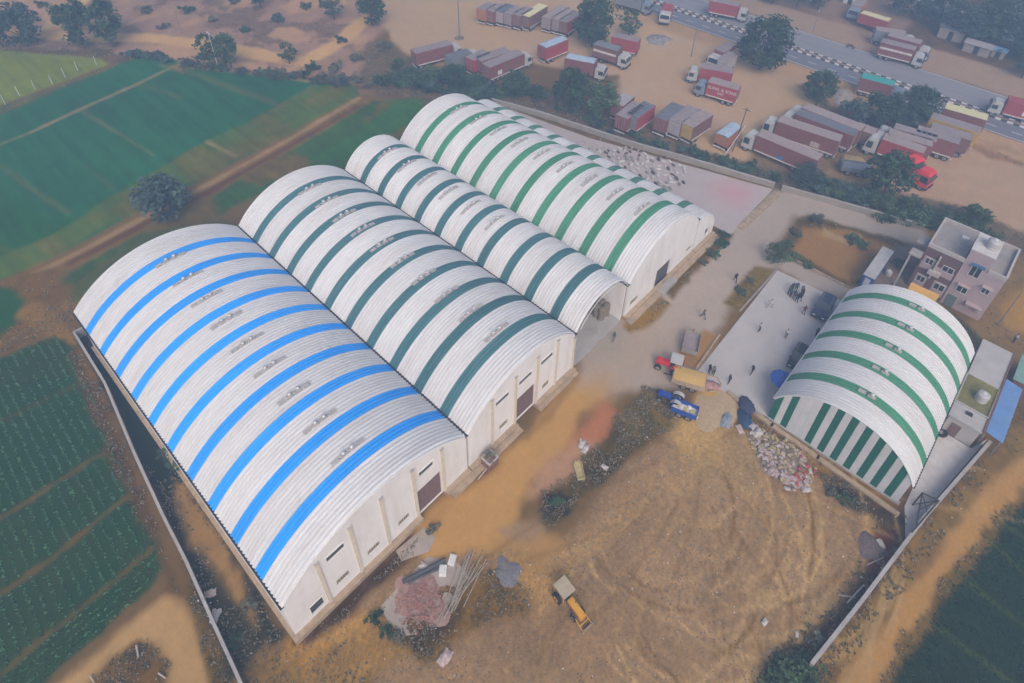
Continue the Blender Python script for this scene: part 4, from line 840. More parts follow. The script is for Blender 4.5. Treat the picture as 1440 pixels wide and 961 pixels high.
# ---------------------------------------------------------------- highway
M_asph = mat('worn_asphalt', (.17,.165,.20), .85, .1, .6, dirt=((.22,.205,.22), .5, .12), stretch=(1,.12,1))
M_asph2 = mat('dusty_worn_asphalt', (.25,.235,.255), .85, .1, .6, dirt=((.30,.275,.27), .6, .12), stretch=(1,.12,1))
tag(MB().bx(131.4,136.9,-260,420,-.1,.02).build('highway', M_asph), 'near carriageway of the divided highway', 'road', kind='structure')
tag(MB().bx(138.6,147.6,-260,420,-.1,.02).build('highway', M_asph2), 'far dusty carriageway of the divided highway', 'road', kind='structure')
mk = MB()
for k in range(90): mk.bx(134.05,134.2,-60+k*4.2,-58.2+k*4.2,.024,.026)
mk.bx(131.75,131.88,-60,260,.024,.026); mk.bx(147.2,147.33,-60,260,.024,.026)
o = tag(mk.build('lane_marking', M_sign), 'thin white lane dashes and edge lines on the highway', 'road marking', kind='structure')
md = thing('median', 'raised earth median with black and white kerb along the highway', 'median', (0,0,0)); 
MB().bx(136.95+.25,138.55-.25,-120,280,-.05,.16).build('earth_fill', mat('median_earth',(.24,.18,.16),.95,.25,.8,dirt=((.12,.09,.08),.8,.6)), md)
kw, kb = MB(), MB()
for k in range(400):
    y = -120+k
    for x0 in (136.93, 138.32): (kw if k % 2 else kb).bx(x0,x0+.25,y+.02,y+.98,-.05,.32)
o = kw.build('white_kerb_blocks', M_sign, md); o['kind'] = 'stuff'
o = kb.build('black_kerb_blocks', mat('black_kerb_paint',(.05,.05,.055),.7), md); o['kind'] = 'stuff'

# ---------------------------------------------------------------- vehicles
def wheel_mesh(r, wd, name='wheel'):
    mb = MB(); mb.tube((0,-wd/2,0),(0,wd/2,0),r,r,16,0); mb.tube((0,-wd/2-.012,0),(0,wd/2+.012,0),r*.58,r*.58,12,1); mb.tube((0,-wd/2-.05,0),(0,wd/2+.05,0),r*.2,r*.2,8,0)
    return mb.mesh(name, [M_tyre, M_rim])
WH = wheel_mesh(.5,.34)
CABMESH = {}
def text_mesh(s, size, mt, name='lettering', depth=.004):
    cu = bpy.data.curves.new(name, 'FONT'); cu.body = s; cu.size = size; cu.align_x = 'CENTER'; cu.align_y = 'CENTER'; cu.extrude = depth
    o = bpy.data.objects.new(name, cu); COL.objects.link(o); dg = bpy.context.evaluated_depsgraph_get()
    me = bpy.data.meshes.new_from_object(o.evaluated_get(dg)); bpy.data.objects.remove(o); bpy.data.curves.remove(cu)
    me.materials.clear(); me.materials.append(mt); return me
def cab(parent, x, paint, w=2.4, h=2.75, ln=1.95, lights=True):
    """flat nosed lorry cab from x (rear) to x+ln (nose)"""
    mb = MB(); f = x+ln
    prof = [(x,.75),(f,.75),(f+.05,1.5),(f-.18,h-.15),(f-.4,h),(x+.05,h)]
    vs = [(px_, y, z) for y in (-w/2, w/2) for px_, z in prof]; n = len(prof)
    mb.add(vs, [tuple(range(n-1,-1,-1)), tuple(range(n,2*n))]+[(k,(k+1)%n,n+(k+1)%n,n+k) for k in range(n)])
    mb.bx(x+.25,f-.5,-w/2+.25,w/2-.25,h,h+.22)
    c = mb.build('cab', paint, parent)
    def up(z): return f+.05+( -.23)*(z-1.5)/(h-1.65)
    g_ = MB(); za, zb = 1.62, h-.28
    g_.add([(up(za)+.012,-w/2+.15,za),(up(za)+.012,w/2-.15,za),(up(zb)+.012,w/2-.2,zb),(up(zb)+.012,-w/2+.2,zb)], [(0,1,2,3)])
    g_.build('windscreen', M_glass, c)
    for s in (-1,1):
        MB().bx(x+.75,f-.25,min(s*w/2,s*(w/2+.012)),max(s*w/2,s*(w/2+.012)),1.55,h-.4).build('side_window', M_glass, c)
        MB().bx(f-.02,f+.12,s*w/2-.35 if s > 0 else s*w/2+.05,s*w/2-.05 if s > 0 else s*w/2+.35,.85,1.1).build('headlight', M_rim, c)
        MB().bx(f-.1,f+.05,s*(w/2+.2)-.08,s*(w/2+.2)+.08,1.6,2.2).build('mirror', M_chas, c)
    MB().bx(f-.1,f+.16,-w/2,w/2,.45,.8).build('bumper', M_chas, c)
    return c
def truck(label, rear, front, side='maroon', roof='dusty', cabp=None, h=3.75, w=2.45, stripe=False, sign=None, tarp=None, doors=None, group=None, cat='truck', zb=1.15, cabh=2.75, lowband=None):
    rx, ry = rear; fx, fy = front; L = math.dist(rear, front); ang = math.atan2(fy-ry, fx-rx)
    t = thing('container_truck' if cabp else 'container_trailer', label, cat, ((rx+fx)/2,(ry+fy)/2,.0), ang, group)
    a, b = -L/2, L/2; sm = M_box[side]; rm = M_box[roof]
    bx = MB(); bx.bx(a,b,-w/2,w/2,zb,h)
    n = max(4, int(L/.55))
    for k in range(n):                                   # pressed ribs
        x0 = a+.12+(L-.24)*k/n
        for s in (-1,1): bx.bx(x0,x0+(L-.24)/n*.5,min(s*w/2,s*(w/2+.035)),max(s*w/2,s*(w/2+.035)),zb+.15,h-.15)
    for s in (-1,1):
        bx.bx(a,b,min(s*w/2,s*(w/2+.06)),max(s*w/2,s*(w/2+.06)),h-.14,h+.001); bx.bx(a,b,min(s*w/2,s*(w/2+.06)),max(s*w/2,s*(w/2+.06)),zb-.02,zb+.13)
    box_ = bx.build('cargo_box', sm, t)
    rf = MB(); rf.bx(a+.02,b-.02,-w/2+.02,w/2-.02,h+.002,h+.04)
    m_ = max(4, int(L/.8))
    for k in range(m_): rf.bx(a+.1+(L-.2)*k/m_,a+.1+(L-.2)*k/m_+.12,-w/2+.05,w/2-.05,h+.04,h+.075)
    rf.build('box_roof', rm, t)
    dm = M_box[doors] if doors else sm
    for s in (-1,1):
        d = MB().bx(a-.05,a-.003,.02 if s > 0 else -w/2+.03,w/2-.03 if s > 0 else -.02,zb+.05,h-.06).build('rear_door', dm, t)
        bars = MB()
        for o in (.3,.75): bars.bx(a-.09,a-.052,s*o-.025,s*o+.025,zb+.1,h-.1)
        bars.build('lock_bar', M_rim, d)
    MB().bx(a+.1,b+(1.9 if cabp else -.05),-.45,.45,.62,zb-.022).build('chassis', M_chas, t)
    MB().bx(a-.02,a+.1,-w/2+.1,w/2-.1,.5,.66).build('rear_bumper', M_stripe, t)
    if stripe:
        for s in (-1,1): MB().bx(a+.3,b-.2,min(s*(w/2+.061),s*(w/2+.10)),max(s*(w/2+.061),s*(w/2+.10)),zb-.16,zb+.06).build('side_rail', M_stripe, t)
    if lowband:
        for s in (-1,1): MB().bx(a+.2,b-.2,min(s*(w/2+.04),s*(w/2+.055)),max(s*(w/2+.04),s*(w/2+.055)),h-1.3,h-.85).build('painted_band', M_stripe, t)
    if tarp:
        tb = MB(); sg = 8; ws_ = []
        for i in range(sg+1):
            for j in range(7):
                ws_.append((a+L*(.03+.94*i/sg), -w/2*.9+w*.9*j/6, h+.08+.12*math.sin(j/6*math.pi)+.05*math.sin(i*2.1+j)))
        tb.add(ws_, [(i*7+j,i*7+j+1,(i+1)*7+j+1,(i+1)*7+j) for i in range(sg) for j in range(6)]); tb.build('roof_tarp', M_box[tarp], t, smooth=True)
    if sign:
        for s in (-1,1):
            y = s*(w/2+.064)
            if sign[0] == 'panel':
                _, x0, x1, z0, z1, pm = sign
                MB().bx(a+L*x0,a+L*x1,min(y,y+s*.02),max(y,y+s*.02),z0,z1).build('sign_panel', pm, t)
            else:
                for (tx, sz, xr, z) in sign[1]:
                    o = place('lettering', text_mesh(tx, sz, sign[2]), t); o.location = (a+L*xr, y+s*.006, z)
                    o.rotation_euler = (math.pi/2, 0, 0 if s < 0 else math.pi)
    if cabp: cab(t, b+.22, cabp, 2.4, cabh)
    axles = [a+1.0, a+2.15]+([a+3.3] if L > 9 else [])+([b+1.35] if cabp else [])
    for x in axles:
        for s in (-1,1): place('wheel', WH, t, (x, s*(w/2-.2), .5))
    for x in ((a+L*.45),):
        for s in (-1,1): MB().bx(x-.9,x+.9,min(s*.6,s*1.0),max(s*.6,s*1.0),.55,.95).build('tool_box', M_chas, t)
    return t
SGN = M_sign
G1 = 'trucks parked nose out at the left end of the sandy lot'
truck('maroon container truck with pale lower stripe, outermost on the left of the sandy lot', (74.40,95.21), (82.38,92.96), 'maroon','mauve',M_cabw, stripe=True)
truck('low blue grey topped truck next to the leftmost container truck', (78.03,88.90), (83.02,87.97), 'grey','slate',M_cabw, h=3.4)
truck('short container truck with a bright red rear beside the blue grey one', (80.11,84.96), (84.94,84.81), 'red','mauve',None, doors='red')
truck('maroon container trailer between the short red box and the truck with the white panel', (81.16,83.63), (88.51,82.46), 'maroon','mauve',None)
truck('long maroon container truck with a white panel low on its side', (80.38,80.68), (89.52,79.88), 'maroon','mauve',M_cabw, stripe=True, sign=('panel',.22,.34,1.5,2.4,SGN))
truck('red trailer with pale blue tarp, alone in the middle of the sandy lot', (94.12,78.17), (100.67,77.55), 'red','slate',None, stripe=True, tarp='bluesil')
# row at the top edge
truck('orange box truck at the left end of the row along the top edge', (98.29,100.04), (102.64,100.71), 'orange','mauve',None, doors='orange')
truck('maroon box truck second from the left in the row along the top edge', (99.10,98.14), (103.85,98.93), 'maroon','mauve',None, doors='maroon')
truck('box truck with whitish rear doors in the row along the top edge', (100.28,96.40), (105.06,97.15), 'maroon','slate',None, doors='lilac')
truck('dusty mauve box truck right of the one with whitish doors', (100.80,94.26), (105.68,94.85), 'maroon','mauve',None, doors='mauve')
truck('brown box truck beside the cream topped one in the top row', (101.70,92.28), (106.98,92.97), 'brown','mauve',None, doors='brown', stripe=True)
truck('brown box truck with cream roof at the right end of the top row', (102.76,90.68), (110.36,91.83), 'brown','cream',None, doors='brown', stripe=True)
truck('dusty brown container left of two others below the top row', (105.26,86.59), (113.33,87.73), 'brown','dusty',None, doors='mauve')
truck('middle dusty container of the three below the top row', (106.02,84.77), (112.71,85.56), 'brown','dusty',None, doors='mauve')
truck('container with a red side, right of the dusty ones beside the tall tree', (106.39,82.85), (112.52,83.56), 'red','mauve',None, doors='brown', stripe=True)

truck('red trailer with a pale rear frame pointing at the round tree by the highway', (109.14,71.08), (110.73,65.67), 'red','mauve',None, stripe=True)
truck('brown truck with slate roof and white cab, half hidden behind the tall lot tree', (103.55,71.54), (104.45,66.08), 'brown','slate',M_cabw, tarp='grey', lowband=True)
truck('maroon truck with pale silver tarp strip and white cab above the pair of lot trees', (94.65,72.07), (96.84,66.44), 'maroon','mauve',M_cabw, tarp='bluesil')
truck('trailer with pale tarp half hidden by the pair of trees at the compound wall', (86.64,53.94), (90.92,54.48), 'maroon','lilac',None)
truck('brown trailer between the pair of trees and the teal grey roofed trailer', (83.77,50.98), (89.57,51.40), 'maroon','mauve',None, stripe=True)
truck('trailer with teal grey roof and red side at the compound wall', (85.17,49.87), (90.99,49.94), 'red','slate',None, doors='grey', stripe=True)
truck('trailer with dark slate roof, leftmost of three parked close together by the compound wall', (87.94,45.73), (94.36,46.15), 'maroon','slate',None, stripe=True)
truck('trailer with whitish rear doors, middle of three by the compound wall', (88.88,43.48), (95.48,43.64), 'maroon','mauve',None, doors='lilac', stripe=True)
truck('trailer with ochre yellow rear doors, rightmost of three by the compound wall', (89.37,41.40), (95.69,41.06), 'brown','dusty',None, doors='yellow', stripe=True)
truck('short truck under a bright pale blue tarp beside the wooden pole', (91.80,35.97), (96.99,35.95), 'orange','slate',None, tarp='bluesil', h=2.9)
truck('narrow maroon truck with white cab left of the big round tree', (123.64,51.32), (118.64,51.36), 'maroon','mauve',M_cabw, h=3.5, w=2.3, lowband=True)
truck('grey box trailer squeezed between the maroon truck and the big round tree', (120.42,49.22), (115.90,49.00), 'lilac','mauve',None, h=3.3, w=2.2)
truck('red container truck with pale nose behind the truck with white lettering', (112.47,45.05), (110.13,50.70), 'red','mauve',M_cabw, stripe=True)
truck('bright red container truck with white lettering on its side', (107.39,41.07), (106.34,46.69), 'red','dusty',M_cabg, stripe=True, sign=('text',[('SUNIL & SONS',.86,.47,2.85),('INC',.72,.5,2.05)],SGN))
truck('long maroon container truck with white cab and a small blue sign, nearest of its row', (96.09,21.04), (95.96,31.32), 'maroon','dusty',M_cabw, stripe=True, h=3.85, sign=('panel',.50,.60,1.3,1.9,mat('blue_sign_paint',(.06,.20,.42),.5)), cabh=3.1)
truck('maroon container truck with a whitish square panel on its side, second of its row', (103.76,20.74), (102.44,30.96), 'maroon','dusty',M_cabw, stripe=True, h=3.85, sign=('panel',.26,.40,1.35,2.35,mat('pale_pink_sign',(.50,.42,.42),.6)), cabh=3.1)
truck('maroon container truck with slate grey roof, third from the front of its row', (107.13,19.54), (106.94,29.64), 'maroon','slate',M_cabw, stripe=True, h=3.85)
truck('maroon container truck with dusty roof, fourth and rearmost of its row', (109.52,19.23), (109.69,29.54), 'maroon','dusty',M_cabw, h=3.85)
truck('dusty box standing behind the rear end of the long maroon row', (110.66,17.37), (110.59,20.57), 'brown','dusty',None, h=3.4)
truck('red container truck with a white framed sign board near the small round tree', (110.00,9.50), (109.54,15.84), 'red','dusty',M_cabw, stripe=True, h=3.85, sign=('panel',.42,.60,1.55,2.6,SGN), cabh=3.2)
truck('dusty roofed container truck just behind the one with the framed sign board', (113.09,9.21), (111.69,15.76), 'maroon','dusty',M_cabw, h=3.85)
truck('grey roofed container truck third from the front in the group by the small round tree', (114.95,9.08), (113.99,15.59), 'maroon','mauve',M_cabw, h=3.85)
truck('purple brown container trailer with white rear edge in the middle of the right group', (116.94,6.13), (116.04,12.54), 'maroon','mauve',M_cabw, stripe=True, h=3.85)
truck('mauve roofed trailer behind the purple brown one in the right group', (119.54,4.95), (118.71,11.05), 'brown','mauve',None, h=3.85)
truck('trailer with an ochre yellow side in the right group', (122.96,4.49), (122.28,12.08), 'yellow','mauve',None, h=3.85)
truck('maroon container truck with bright cream roof, farthest of the right group', (128.39,4.67), (127.57,11.23), 'maroon','cream',M_cabw, h=3.85)
truck('maroon truck with two white side stripes on the far highway shoulder', (146.98,29.00), (147.92,22.47), 'maroon','mauve',M_cabw, stripe=True, lowband=True)
truck('dusty truck parked just behind the one with white side stripes', (151.29,28.99), (151.94,22.57), 'maroon','dusty',M_cabw)
truck('grey topped truck behind the two parked on the far shoulder', (152.75,32.12), (154.80,26.54), 'grey','dusty',M_cabw, h=3.5)
truck('red truck covered with a bright yellow tarp on the far side of the highway', (159.76,31.38), (159.94,37.75), 'red','yellow',None, tarp='cream', h=3.3)
truck('small orange truck with blue cab at the top edge left of the yellow tarp', (169.05,40.65), (163.20,40.00), 'orange','mauve',M_cabg, h=3, w=2.2)
truck('lilac box truck with pale roof edge at the top right', (178.68,24.23), (177.42,29.05), 'grey','lilac',M_cabw)
truck('brown trailer with yellow top edge near the dark trees at the top right', (176.07,17.27), (176.12,22.78), 'brown','cream',None)
truck('brown trailer behind the yellow edged one near the dark trees', (170.54,16.75), (170.67,20.85), 'brown','mauve',None, h=3.5)
truck('red truck with a white sign leaving the picture at the right on the highway', (139.95,-2.02), (138.89,3.63), 'red','red',M_cabw, stripe=True, sign=('panel',.3,.5,1.6,2.4,SGN))
truck('maroon truck with teal green roof driving on the near carriageway', (128.49,26.34), (129.51,20.62), 'maroon','teal',M_cabg, stripe=True)
truck('red trailer on the far carriageway cut off by the top edge', (140.70,65.82), (142.45,59.41), 'red','mauve',M_cabw, stripe=True)
truck('dark trailer on the highway at the top edge left of the white truck', (128.88,84.35), (130.14,77.65), 'grey','slate',M_cabg, h=3.4)
truck('white fronted small truck with red top driving towards the camera on the highway', (132.37,71.99), (129.58,70.80), 'red','red',M_cabw, h=3.2, w=2.3)

def tractor_head(label, p, ang):
    t = thing('road_tractor', label, 'truck', (*p,0), ang)
    cab(t, .3, M_cabr, 2.45, 3.1, 2.1); MB().bx(-3.2,2.0,-.42,.42,.62,.95).build('chassis', M_chas, t); MB().lathe([(.55,.955),(.55,1.1),(.1,1.12)],(-1.9,0,0),12).build('coupling_plate', M_chas, t)
    for x in (-2.5,-1.3,1.5):
        for s in (-1,1): place('wheel', WH, t, (x,s*1.0,.5))
    MB().bx(-.4,.25,-1.1,1.1,.95,2.0).build('rear_tank', M_cabr, t)
    for s in (-1,1): MB().bx(-.8,.2,min(s*.6,s*1.1),max(s*.6,s*1.1),.5,.94).build('fuel_tank', M_rim, t)
tractor_head('red tractor head without trailer partly behind the small round tree', (108.36,11.25), math.radians(-110))
tractor_head('red tractor head without trailer nearest the brown lot', (105.74,8.76), math.radians(-100))
def flatbed(label, a, b, z=1.2):
    L = math.dist(a,b); t = thing('flatbed_trailer', label, 'trailer', ((a[0]+b[0])/2,(a[1]+b[1])/2,0), math.atan2(b[1]-a[1],b[0]-a[0]))
    m_ = M_box['grey']; MB().bx(-L/2,L/2,-1.2,1.2,z-.15,z).build('deck', m_, t)
    for s in (-1,1): MB().bx(-L/2,L/2,min(s*1.201,s*1.26),max(s*1.201,s*1.26),z-.3,z+.35).build('side_board', m_, t)
    MB().bx(-L/2-.06,-L/2-.003,-1.2,1.2,z-.2,z+1.1).build('head_board', m_, t); MB().bx(-L/2+.2,L/2-.2,-.4,.4,.7,z-.152).build('chassis', M_chas, t)
    for x in (L/2-.9,L/2-2.0,-L/2+1.2):
        for s in (-1,1): place('wheel', WH, t, (x,s*1.0,.5))
flatbed('long grey flatbed trailer between the maroon row and the small round tree', (100.49,18.82), (102.94,14.63))
# motorcycle on the highway
def motorbike(label, p, ang, shirt):
    t = thing('motorbike', label, 'motorbike', (*p,.02), ang)
    f = MB(); f.tube((.62,0,.3),(.45,0,.95),.04); f.tube((-.6,0,.3),(.4,0,.55),.06); f.bx(-.1,.35,-.14,.14,.62,.86); f.bx(-.75,-.05,-.13,.13,.72,.82); f.tube((.45,-.35,1.0),(.45,.35,1.0),.025)
    f.build('frame', M_chas, t)
    wm = wheel_mesh(.3,.1)
    for x in (.65,-.6): place('wheel', wm, t, (x,0,.3))
motorbike('motorbike on the far carriageway of the highway', (146.84,34.46), math.radians(-85), None)
# ---------------------------------------------------------------- tractors, roller, trailers, cars near the court
WBIG = wheel_mesh(.68,.40); WSM = wheel_mesh(.40,.26)
def farm_tractor(label, p, ang, paint, canopy=None, nose=1.7, fend=None):
    t = thing('tractor', label, 'tractor', (*p,0), ang)
    b = MB(); b.bx(.25,.25+nose,-.30,.30,.75,1.28); b.bx(.35,.15+nose,-.24,.24,1.28,1.36); b.bx(.2+nose,.3+nose,-.26,.26,.7,1.2); b.build('bonnet', paint, t)
    MB().bx(-.75,.28,-.22,.22,.55,.95).build('transmission', M_chas, t)
    for s in (-1,1):
        fm = MB(); pts = [(-.55+.78*math.cos(a),.68+.78*math.sin(a)) for a in (math.radians(k) for k in range(20,161,20))]
        for (xa,za),(xb,zb_) in zip(pts[:-1],pts[1:]): fm.add([(xa,s*.42,za),(xb,s*.42,zb_),(xb,s*.95,zb_),(xa,s*.95,za)], [(0,1,2,3)])
        fm.build('mudguard', fend or paint, t)
        place('wheel', WBIG, t, (-.55,s*.72,.68)); place('wheel', WSM, t, (nose-.05,s*.58,.40))
    MB().bx(-.55,-.1,-.24,.24,.96,1.08).build('seat', M_chas, t); MB().bx(-.62,-.553,-.24,.24,.98,1.45).build('backrest', M_chas, t)
    w_ = MB(); w_.tube((.05,0,1.15),(.2,0,1.35),.025); w_.lathe([(.2,0),(.22,.02),(.2,.04)],(.08,0,1.38),12); w_.build('steering_wheel', M_chas, t)
    MB().tube((.9,.2,1.36),(.9,.2,1.95),.035).build('exhaust', M_chas, t)
    MB().tube((nose-.05,-.6,.42),(nose-.05,.6,.42),.06).build('front_axle', M_chas, t)
    for s in (-1,1): MB().bx(.25+nose-.02,.31+nose,s*.2-.06,s*.2+.06,.98,1.12).build('headlight', M_sign, t)
    if canopy:
        MB().bx(-1.05,.35,-.75,.75,2.15,2.22).build('canopy', canopy, t)
        for x in (-.9,.25):
            for s in (-1,1): MB().tube((x,s*.6,1.0),(x,s*.68,2.15),.03).build('canopy_post', M_chas, t)
    return t
def farm_trailer(label, p, ang, L, W, side, deck, load=None, cat='trailer', hgt_=.6):
    t = thing('farm_trailer', label, cat, (*p,0), ang)
    MB().bx(-L/2,L/2,-W/2,W/2,.78,.86).build('deck', deck, t)
    for s in (-1,1): MB().bx(-L/2,L/2,min(s*W/2,s*(W/2+.05)),max(s*W/2,s*(W/2+.05)),.72,.86+hgt_).build('side_board', side, t)
    for x0 in (-L/2-.052,L/2+.002): MB().bx(x0,x0+.05,-W/2-.05,W/2+.05,.72,.86+hgt_).build('end_board', side, t)
    MB().bx(-L/2+.2,L/2-.2,-.3,.3,.6,.779).build('chassis', M_chas, t); MB().bx(L/2,L/2+1.1,-.06,.06,.6,.7).build('drawbar', M_chas, t)
    for x in (-.55,.45):
        for s in (-1,1): place('wheel', WSM, t, (x,s*(W/2-.1),.40))
    if load:
        g_ = MB(); n, m_ = 12, 8
        q = random.Random(3)
        g_.add([(-L/2+.03+(L-.06)*i/n,-W/2+.03+(W-.06)*j/m_,.86+hgt_*.95+.16*math.sin(math.pi*i/n)*math.sin(math.pi*j/m_)+q.uniform(-.02,.02)) for i in range(n+1) for j in range(m_+1)], [(i*(m_+1)+j,i*(m_+1)+j+1,(i+1)*(m_+1)+j+1,(i+1)*(m_+1)+j) for i in range(n) for j in range(m_)])
        g_.build('grain_load', load, t, smooth=True)
    return t
M_grain = mat('golden_grain', (.58,.37,.13), .95, .12, 6, bump=.2)
M_redt = mat('bright_red_tractor_paint', (.60,.03,.03), .4, .1, 3); M_bluet = mat('deep_blue_tractor_paint', (.02,.07,.36), .4, .1, 3); M_yel = mat('amber_yellow_paint', (.70,.34,.03), .5, .1, 3, dirt=((.35,.22,.10),.5,1.5))
farm_tractor('red farm tractor with pale square canopy by the golden grain trailer', (47.83,17.70), math.radians(112), M_redt, M_cabw, 1.6)
farm_trailer('trailer heaped with golden grain behind the red tractor', (47.46,15.27), math.radians(113), 3.6, 2.0, M_plinth, M_plinth, M_grain)
farm_trailer('empty grey open trailer standing on the verge beside the court', (52.03,17.73), math.radians(22), 2.9, 1.8, M_wallb, M_box['mauve'], None)
farm_tractor('deep blue farm tractor with white mudguards', (44.13,15.28), math.radians(108), M_bluet, None, 1.6, M_cabw).scale = (.88, .88, .88)
tr = farm_trailer('blue sided trailer with a patchy white and yellow bed behind the blue tractor', (43.70,13.55), math.radians(108), 2.7, 1.25, M_bluet, M_sign, None)
q = random.Random(6)
for k in range(7):
    MB().blob((0,0,.1), (.34,.24,.12), 0, k, 8, 4, .2).build('sack_on_bed', mat('pale_yellow_sack',(.55,.47,.20),.9,.2,4) if k % 2 else M_sign, tr, (-1.2+k*.4,q.uniform(-.5,.5),.87), q.uniform(0,3))
# yellow road roller like tractor in the yard
def grader(label, p, ang):
    t = thing('yard_tractor', label, 'tractor', (*p,0), ang)
    b = MB(); b.bx(.1,2.0,-.36,.36,.85,1.45); b.bx(.25,1.9,-.26,.26,1.45,1.55); b.bx(2.0,2.3,-.3,.3,.7,1.25); b.build('bonnet', M_yel, t)
    MB().bx(.15,1.95,.363,.40,.95,1.35).build('bonnet_panel', mat('dull_brown_panel',(.26,.14,.04),.6), t); MB().bx(.15,1.95,-.40,-.363,.95,1.35).build('bonnet_panel', MATS['dull_brown_panel'], t)
    MB().bx(-1.3,.1,-.3,.3,.6,1.0).build('transmission', M_chas, t)
    M_beige = mat('beige_canopy', (.44,.36,.26), .85, .1, 2)
    MB().bx(-1.75,.05,-.8,.8,2.2,2.28).build('canopy', M_beige, t)
    for x in (-1.6,-.1):
        for s in (-1,1): MB().tube((x,s*.7,1.0),(x,s*.74,2.2),.035).build('canopy_post', M_yel, t)
    MB().bx(-1.1,-.6,-.25,.25,1.0,1.15).build('seat', M_chas, t); MB().bx(-1.2,-1.102,-.25,.25,1.0,1.55).build('backrest', M_chas, t)
    wm = wheel_mesh(.62,.36); wm.materials[1] = M_yel
    for s in (-1,1): place('wheel', wm, t, (-.9,s*.85,.62)); place('wheel', WSM, t, (1.5,s*.62,.40))
    fr = MB()
    for s in (-1,1): fr.tube((1.3,s*.55,.75),(3.0,s*.62,.42),.05); 
    fr.tube((3.0,-.62,.42),(3.0,.62,.42),.06); fr.tube((2.5,-.6,.52),(2.5,.6,.52),.05); fr.build('front_frame', M_yel, t)
    MB().bx(3.04,3.12,-.75,.75,.12,.55).build('blade', mat('worn_steel',(.30,.26,.22),.5), t)
    MB().tube((.8,.2,1.55),(.8,.2,2.0),.04).build('exhaust', M_chas, t)
    return t
grader('amber yellow tractor with a beige canopy standing alone in the brown yard', (20.56,11.12), math.atan2(-3.4,-.6)).scale = (.82, .82, .82)
def car(label, p, ang, paint, z=.07, L=4.4, W=1.8, cat='car'):
    t = thing('parked_car', label, cat, (*p,z), ang)
    prof = [(-L/2,.35),(-L/2-.02,.95),(-L/2+.25,1.02),(-L/2+.5,1.68),(.35,1.72),(1.05,1.12),(L/2-.1,.95),(L/2,.6),(L/2-.05,.32)]
    b = MB(); n = len(prof); lo = []
    for s in (-1,1):
        for x, z_ in prof: lo.append((x, s*(W/2-(.18 if z_ > 1.2 else 0)), z_))
    b.add(lo, [tuple(range(n-1,-1,-1)), tuple(range(n,2*n))]+[(k,(k+1)%n,n+(k+1)%n,n+k) for k in range(n)]); b.build('body', paint, t)
    g_ = MB(); g_.add([(1.07,-W/2+.18,1.16),(1.07,W/2-.18,1.16),(.42,W/2-.26,1.66),(.42,-W/2+.26,1.66)], [(0,1,2,3)]); g_.build('windscreen', M_glass, t)
    g_ = MB(); g_.add([(-L/2+.24,-W/2+.15,1.1),(-L/2+.24,W/2-.15,1.1),(-L/2+.44,W/2-.24,1.58),(-L/2+.44,-W/2+.24,1.58)], [(0,1,2,3)]); g_.build('rear_window', M_glass, t)
    for s in (-1,1):
        y0, y1 = s*(W/2-.02), s*(W/2-.155); g_ = MB(); g_.add([(-L/2+.5,y0,1.12),(.9,y0,1.14),(.35,y1,1.62),(-L/2+.65,y1,1.6)], [(0,1,2,3)]); g_.build('side_window', M_glass, t)
        MB().bx(L/2-.14,L/2-.02,s*W/2*.62-.16,s*W/2*.62+.16,.66,.82).build('headlight', M_sign, t)
        MB().bx(.85,1.05,s*(W/2+.02)-.09,s*(W/2+.02)+.09,1.02,1.16).build('mirror', paint, t)
        MB().bx(-L/2+.6,.3,s*(W/2-.32)-.02,s*(W/2-.32)+.02,1.725,1.78).build('roof_rail', M_rim, t)
    wm = WSUV
    for x in (-L/2+.85,L/2-.9):
        for s in (-1,1): place('wheel', wm, t, (x,s*(W/2-.1),.34))
    return t
WSUV = wheel_mesh(.34,.22)
car('dark navy blue car parked on the court near the small warehouse', (69.07,8.44), math.radians(184), mat('navy_car_paint',(.035,.045,.085),.25,.05,2,spec=.6))
car('dusty black car tucked under the eave of the small warehouse', (59.28,7.42), math.radians(186), mat('black_car_paint',(.03,.032,.036),.3,.1,2,dirt=((.14,.13,.12),.6,2)), .07, 3.9, 1.65)

# ---------------------------------------------------------------- trees and bushes
def leaf_cloud(mb, seed, centres, per, size, spread, m=0):
    q = random.Random(seed)
    for (cx, cy, cz, rr) in centres:
        for k in range(per):
            d = Vector((q.gauss(0,1), q.gauss(0,1), q.gauss(0,1))).normalized()*rr*(q.random()**.45)
            p = Vector((cx, cy, cz))+Vector((d.x, d.y, d.z*spread))
            s = size*q.uniform(.6,1.3); u = Vector((q.gauss(0,1),q.gauss(0,1),q.gauss(0,.6))).normalized()*s; v = u.cross(Vector((q.gauss(0,1),q.gauss(0,1),q.gauss(0,1)))).normalized()*s*.6
            mb.add([tuple(p-u),tuple(p+v),tuple(p+u),tuple(p-v)], [(0,1,2,3)], m)
def crown_centres(seed, R, H, base, n, taper=0.0):
    q = random.Random(seed); out = []
    for k in range(n):
        a = q.uniform(0, 2*math.pi); z = q.random(); prof = math.sin(math.pi*min(max(.12+.82*z,0),1))**.6*(1-taper*z)
        r = R*prof*math.sqrt(q.random())*.86
        out.append((r*math.cos(a), r*math.sin(a), base+z*(H-base), R*q.uniform(.20,.36)))
    return out
